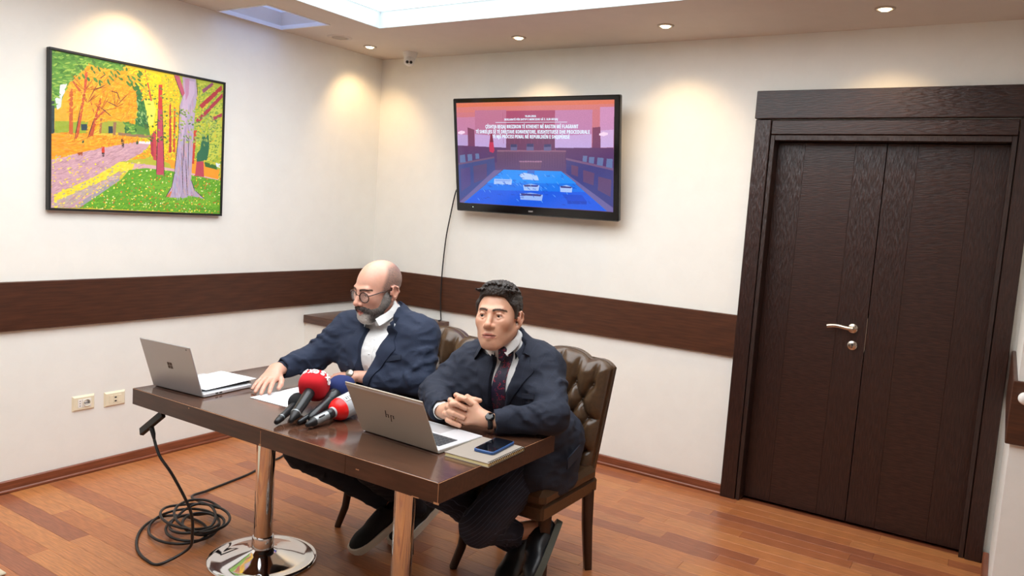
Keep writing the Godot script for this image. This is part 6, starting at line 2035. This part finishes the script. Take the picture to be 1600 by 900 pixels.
func person_tie() -> void:
	var p := thing("person", "man with short dark hair, navy suit and red patterned tie, hands clasped on the table", "person", V(2.385, 0, 1.60))
	var d := {
		"head": V(2.396, 1.133, 1.873), "neck": V(2.388, 1.022, 1.788), "shr": 0.079,
		"ls": V(2.535, 0.945, 1.735), "rs": V(2.205, 0.895, 1.775), "le": V(2.675, 0.802, 1.89), "re": V(2.15, 0.802, 1.925), "lw": V(2.513, 0.778, 2.022), "rw": V(2.30, 0.785, 2.072),
		"chest": [V(2.30, 0.858, 1.775), V(2.46, 0.875, 1.76), 0.138], "belly": [V(2.32, 0.70, 1.69), V(2.45, 0.70, 1.68), 0.15], "hips": [V(2.31, 0.56, 1.56), V(2.46, 0.56, 1.55), 0.145],
		"lh": V(2.495, 0.562, 1.60), "rh": V(2.31, 0.545, 1.58), "lk": V(2.43, 0.335, 1.965), "rk": V(2.215, 0.43, 1.95), "la": V(2.472, 0.262, 1.775), "ra": V(2.38, 0.12, 1.58),
		"open": [[1.08, 2.42, 0.062], [1.0, 2.438, 0.054], [0.93, 2.442, 0.047], [0.85, 2.433, 0.036], [0.77, 2.42, 0.028]], "open_z": 1.80, "open_y": 0.735,
		"lo": V(2.03, -0.02, 1.32), "hi": V(2.80, 1.12, 2.16), "skin": lin(212, 162, 134)}
	var T := head_axes(d.head, 14.3, -9.2, 2.6, 1.02)
	var neck_local: Vector3 = T.affine_inverse() * d.neck
	var n := FastNoiseLite.new(); n.seed = 9; n.frequency = 1.0
	var a := arrays()
	var W := Transform3D(Basis(), -p.position)
	var base: Color = d.skin
	var H := head_field(0.0032, neck_local)
	H.mesh(a, W * T, func(q: Vector3) -> Color: return face_paint(q, base, n, lin(40, 29, 23)))
	# clasped hands: palms first, then the fingers of both hands in turn
	var F := Fld.new(V(2.25, 0.715, 1.98), V(2.56, 0.90, 2.17), 0.0034)
	F.cap(d.lw, 0.026, V(2.475, 0.785, 2.045), 0.026, 0.02)
	for q in [V(2.437, 0.832, 2.056), V(2.432, 0.814, 2.066), V(2.428, 0.792, 2.070), V(2.422, 0.768, 2.078)]: F.cap(V(2.48, 0.782, 2.04), 0.019, q, 0.0125, 0.018)
	F.cap(d.rw, 0.026, V(2.33, 0.79, 2.085), 0.025, 0.02)
	for q in [V(2.385, 0.845, 2.075), V(2.368, 0.825, 2.092), V(2.362, 0.8, 2.097), V(2.36, 0.775, 2.098)]: F.cap(V(2.325, 0.79, 2.08), 0.019, q, 0.0125, 0.018)
	for q in [[V(2.431, 0.814, 2.068), V(2.38, 0.834, 2.102), V(2.356, 0.84, 2.096), V(2.345, 0.836, 2.075)], [V(2.428, 0.79, 2.072), V(2.378, 0.813, 2.106), V(2.35, 0.814, 2.103), V(2.335, 0.808, 2.08)], [V(2.421, 0.766, 2.08), V(2.374, 0.788, 2.112), V(2.345, 0.79, 2.109), V(2.33, 0.786, 2.085)], [V(2.437, 0.832, 2.058), V(2.4, 0.856, 2.084), V(2.374, 0.86, 2.085), V(2.36, 0.855, 2.07)]]:
		F.chain(q, [0.0105, 0.0098, 0.0095, 0.0085], 0.003)
	for q in [[V(2.385, 0.846, 2.085), V(2.395, 0.856, 2.092), V(2.418, 0.854, 2.088), V(2.433, 0.836, 2.073)], [V(2.366, 0.824, 2.104), V(2.374, 0.832, 2.113), V(2.394, 0.836, 2.112), V(2.422, 0.819, 2.088)], [V(2.36, 0.796, 2.108), V(2.37, 0.802, 2.118), V(2.392, 0.801, 2.118), V(2.421, 0.787, 2.096)], [V(2.358, 0.768, 2.108), V(2.366, 0.77, 2.117), V(2.385, 0.766, 2.118), V(2.41, 0.756, 2.103)]]:
		F.chain(q, [0.0098, 0.0096, 0.0094, 0.0084], 0.002)
	F.chain([V(2.45, 0.806, 2.04), V(2.428, 0.838, 2.05), V(2.405, 0.857, 2.058)], [0.013, 0.0105, 0.0088], 0.006)
	F.chain([V(2.345, 0.81, 2.07), V(2.4, 0.848, 2.056), V(2.432, 0.846, 2.046), V(2.447, 0.845, 2.036)], [0.013, 0.011, 0.0102, 0.0088], 0.006)
	F.mesh(a, W, func(q): return base * (1.0 + 0.05 * n.get_noise_3dv(q * 70.0)))
	skin_core(a, d, p.position)
	# bare left ankle
	var AF := Fld.new(V(2.38, 0.12, 1.58), V(2.66, 0.38, 1.86), 0.008)
	AF.cap(d.la, 0.037, V(2.55, 0.272, 1.655), 0.034, 0.02)
	AF.mesh(a, W, func(_q): return base)
	inst("body", from_arrays(a), M.skin, p)
	eyes(p, T, V(-0.3, 0.0, 1.0).normalized(), 0.0)
	# hair
	var R := Fld.new(V(-0.105, -0.07, -0.14), V(0.105, 0.165, 0.12), 0.003)
	R.ell(V(0, 0.044, -0.018), V(0.0835, 0.094, 0.106), 0.01)
	R.ell(V(0, 0.1, 0.03), V(0.058, 0.036, 0.058), 0.03)
	for s in [-1.0, 1.0]: R.cap(V(0.068 * s, 0.05, 0.03), 0.013, V(0.0715 * s, 0.0, 0.012), 0.007, 0.015)
	rng.seed = 44
	for k in 420:
		var x := rng.randf_range(-0.07, 0.07)
		var z := rng.randf_range(-0.09, 0.075)
		var yy := 0.047 + 0.091 * sqrt(maxf(0.02, 1.0 - pow(x / 0.084, 2) - pow((z + 0.018) / 0.108, 2)))
		if z > 0.0: yy = maxf(yy, 0.1 + 0.034 * sqrt(maxf(0.0, 1.0 - pow(x / 0.058, 2) - pow((z - 0.03) / 0.058, 2))))
		var o := V(x, yy - 0.004, z)
		var tip := o + V(0.006 + rng.randf_range(-0.004, 0.004), rng.randf_range(-0.002, 0.007) + 0.004 * float(z < 0.0), rng.randf_range(0.012, 0.022))
		R.chain([o, o.lerp(tip, 0.5) + V(0, 0.0025, 0), tip], [0.0034, 0.003, 0.0014], 0.004)
	R.bump(func(q): return 0.003 * n.get_noise_3d(q.x * 330.0, q.y * 90.0, q.z * 70.0))
	var line := [[-0.2, -0.052], [-0.1, -0.05], [-0.06, -0.04], [-0.044, -0.015], [-0.036, 0.032], [0.0, 0.034], [0.004, 0.004], [0.018, -0.002], [0.024, 0.018], [0.036, 0.035], [0.05, 0.05], [0.062, 0.074], [0.075, 0.08], [0.2, 0.082]]
	R.trim(V(-0.2, -0.2, -0.2), V(0.2, 0.3, 0.2), func(q):
		var y0 := 0.0
		for i in line.size() - 1:
			if q.z >= line[i][0] and q.z <= line[i + 1][0]: y0 = lerpf(line[i][1], line[i + 1][1], (q.z - line[i][0]) / (line[i + 1][0] - line[i][0]))
		return y0 - q.y + 0.003 * n.get_noise_3d(q.x * 300.0, q.y * 60.0, q.z * 300.0))
	var ra := arrays()
	R.mesh(ra, W * T, func(q: Vector3) -> Color:
		var g := n.get_noise_3d(q.x * 420.0, q.y * 160.0, q.z * 130.0)
		var low := smoothstep(0.06, 0.0, q.y) * 0.5
		return lin(40, 33, 28).lerp(lin(96, 82, 70), clampf(low + 0.2 * g, 0.0, 1.0)))
	inst("hair", from_arrays(ra), M.hair, p)
	# ring on the left hand
	var st := mb()
	var ring := []
	var rc := V(2.391, 0.7815, 2.101)
	var rd := V(-0.8, 0.4, 0.5).normalized()
	var e1 := rd.cross(Vector3.UP).normalized(); var e2 := rd.cross(e1)
	for k in 19: ring.append(rc + (e1 * cos(TAU * k / 18) + e2 * sin(TAU * k / 18)) * 0.0112 - p.position)
	tube(st, ring, 0.0016, 6, false); obj("ring", st, M.gold, p)
	# clothes
	var S := Fld.new(V(2.22, 0.62, 1.6), V(2.62, 1.1, 1.98), 0.009)
	torso(S, d, 0.017)
	S.cap(d.neck, 0.06, d.head - V(0.0, 0.09, 0.035), 0.05, 0.03)
	S.trim(V(2.0, 0.6, 1.3), V(2.8, 1.2, 2.1), func(q): return q.y - 1.05 - (1.84 - q.z) * 0.45)
	net("shirt", S, M.shirt, p)
	var ct := Basis.from_euler(V(0.42, 0.2, 0.0))
	collar(p, S, V(2.398, 1.04, 1.838), 0.063, ct, 0.1, [V(2.474, 0.998, 1.905), V(2.408, 0.99, 1.925)], M.shirt)
	var tl := []; var tr := []
	for i in 16:
		var t := i / 15.0
		var c := V(lerpf(2.437, 2.424, t), lerpf(1.005, 0.74, t), 1.85)
		var w := lerpf(0.0165, 0.034, pow(t, 0.8))
		tl.append(c - V(w, 0, 0)); tr.append(c + V(w, 0, 0))
	strip("tie", S, tl, tr, Vector3.BACK, 0.011, 0.012, M.tie, p, 6, 0.004)
	var K := Fld.new(V(2.39, 0.95, 1.85), V(2.50, 1.06, 1.99), 0.0036)
	var kp := S.front(V(2.439, 1.003, 1.85), Vector3.BACK)
	kp = V(2.442, 1.002, 1.893)
	K.cap(kp + V(0, 0.012, 0.002), 0.0185, kp + V(-0.001, -0.016, 0.008), 0.012, 0.01)
	net("tie_knot", K, M.tie, p)
	var J := Fld.new(d.lo + V(0, 0.38, 0), d.hi, 0.0076)
	sleeves(J, d, 0.0)
	folds(J, d.ls, d.le, d.lw, 0.079, 17)
	folds(J, d.rs, d.re, d.rw, 0.079, 18)
	for w in [[d.re, d.rw], [d.le, d.lw]]:
		var e: Vector3 = w[1]; var ax: Vector3 = (w[1] - w[0]).normalized()
		J.trim(e - V(0.1, 0.1, 0.1), e + V(0.1, 0.1, 0.1), func(q): return (q - e).dot(ax) - 0.004 if (q - e).length() < 0.1 else -1.0)
		J.cap(e + ax * 0.004 - ax * 0.03, 0.034, e + ax * 0.06, 0.034, 0.004, true)
	torso(J, d, 0.0)
	J.cap(V(2.31, 0.6, 1.50), 0.13, V(2.47, 0.6, 1.49), 0.13, 0.06)
	J.cap(V(2.55, 0.66, 1.62), 0.06, V(2.565, 0.45, 1.655), 0.085, 0.06, false, Vector3.RIGHT, 1.5)
	J.cap(V(2.54, 0.6, 1.55), 0.06, V(2.57, 0.46, 1.56), 0.07, 0.06, false, Vector3.RIGHT, 1.4)
	J.cap(V(2.53, 0.6, 1.68), 0.07, V(2.54, 0.49, 1.73), 0.08, 0.05, false, Vector3.RIGHT, 1.3)
	J.bump(wrinkle(0.007, 7.0, 23))
	opening_cut(J, d)
	J.trim(V(2.0, 0.3, 1.3), V(2.8, 0.7, 2.2), func(q): return 0.412 + (1.8 - q.z) * 0.05 - q.y)
	J.trim(V(2.2, 0.92, 1.5), V(2.6, 1.2, 2.0), func(q): return 0.072 - Vector2(q.x - 2.396, (q.z - 1.83) * 0.85).length() if q.y > 0.98 else -1.0)
	net("jacket", J, M.check, p)
	coat_collar(p, V(2.398, 1.035, 1.835), 0.074, ct, M.check, 1.05)
	for sg in [-1.0, 1.0]: lapel(p, J, edge_line(d, sg, 1.85), 0.07, sg, M.check)
	strip("breast_pocket", J, [V(2.515, 0.86, 1.82), V(2.57, 0.873, 1.80)], [V(2.517, 0.842, 1.82), V(2.572, 0.855, 1.80)], V(0.25, 0, 1).normalized(), 0.003, 0.005, M.check, p, 3)
	strip("side_pocket", J, [V(2.63, 0.60, 1.52), V(2.63, 0.585, 1.68)], [V(2.63, 0.555, 1.52), V(2.63, 0.54, 1.68)], Vector3.RIGHT, 0.003, 0.005, M.check, p, 3)
	cuff(p, d.re, d.rw, 0.031, M.shirt)
	watch(p, d.le, d.lw, 0.027, M.black_gloss, V(0.3, 0.8, 0.5))
	trousers(d, p, M.pinstripe, true)
	var sz := V(0.035, -0.137, 0.22).normalized()
	var sy := V(-0.8, 0.5, 0.25)
	sy = (sy - sz * sy.dot(sz)).normalized()
	shoe(p, Transform3D(Basis(sy.cross(sz), sy, sz), V(2.593, 0.262, 1.615)), M.shoe_black, M.sole_dark, true, 0.026)
	shoe(p, shoe_axes(V(2.385, 0.09, 1.48), V(2.42, 0.0, 1.72)), M.shoe_black, M.sole_dark, false, 0.026)

func build_people() -> void:
	people_materials()
	person_bearded()
	person_tie()

const LAMP_ENERGY := 0.32
const SCREEN_GLOW := 1.1

func _ready() -> void:
	# camera
	var cam := Camera3D.new()
	cam.name = "camera"
	add_child(cam)
	cam.position = Vector3(4.0152, 1.55, 4.3333)
	cam.rotation_order = EULER_ORDER_YXZ
	cam.rotation_degrees = Vector3(-5.788, 32.460, 3.824)
	cam.fov = 40.95
	cam.near = 0.05
	cam.current = true
	# sky, seen only through the skylight shaft
	var env := Environment.new()
	env.background_mode = Environment.BG_SKY
	var sky := Sky.new()
	var sm := ProceduralSkyMaterial.new()
	sm.sky_top_color = Color(0.62, 0.7, 0.9)
	sm.sky_horizon_color = Color(0.75, 0.82, 0.95)
	sm.ground_bottom_color = Color(0.4, 0.38, 0.36)
	sm.ground_horizon_color = Color(0.6, 0.6, 0.6)
	sm.energy_multiplier = 5.5
	sky.sky_material = sm
	env.sky = sky
	env.tonemap_mode = Environment.TONE_MAPPER_LINEAR
	env.tonemap_exposure = 1.06
	env.sdfgi_enabled = true
	env.ssao_enabled = true
	env.ssil_enabled = true
	var we := WorldEnvironment.new()
	we.name = "environment"
	we.environment = env
	add_child(we)
	# the luminous ceiling panel's light
	var al := AreaLight3D.new()
	al.name = "panel_light"
	add_child(al)
	al.area_size = Vector2(2.72, 3.28)
	al.area_normalize_energy = false
	al.position = Vector3(2.07, CEIL + 0.097, 2.4425)
	al.rotation_degrees = Vector3(-90, 0, 0)
	al.light_color = Color(0.97, 0.985, 1.0)
	al.light_energy = PANEL_ENERGY
	al.area_range = 12.0
	al.shadow_enabled = true
	make_materials()
	build_room()
	build_table()
	build_chairs()
	build_wall_things()
	build_table_things()
	build_people()
const PANEL_ENERGY := 0.95
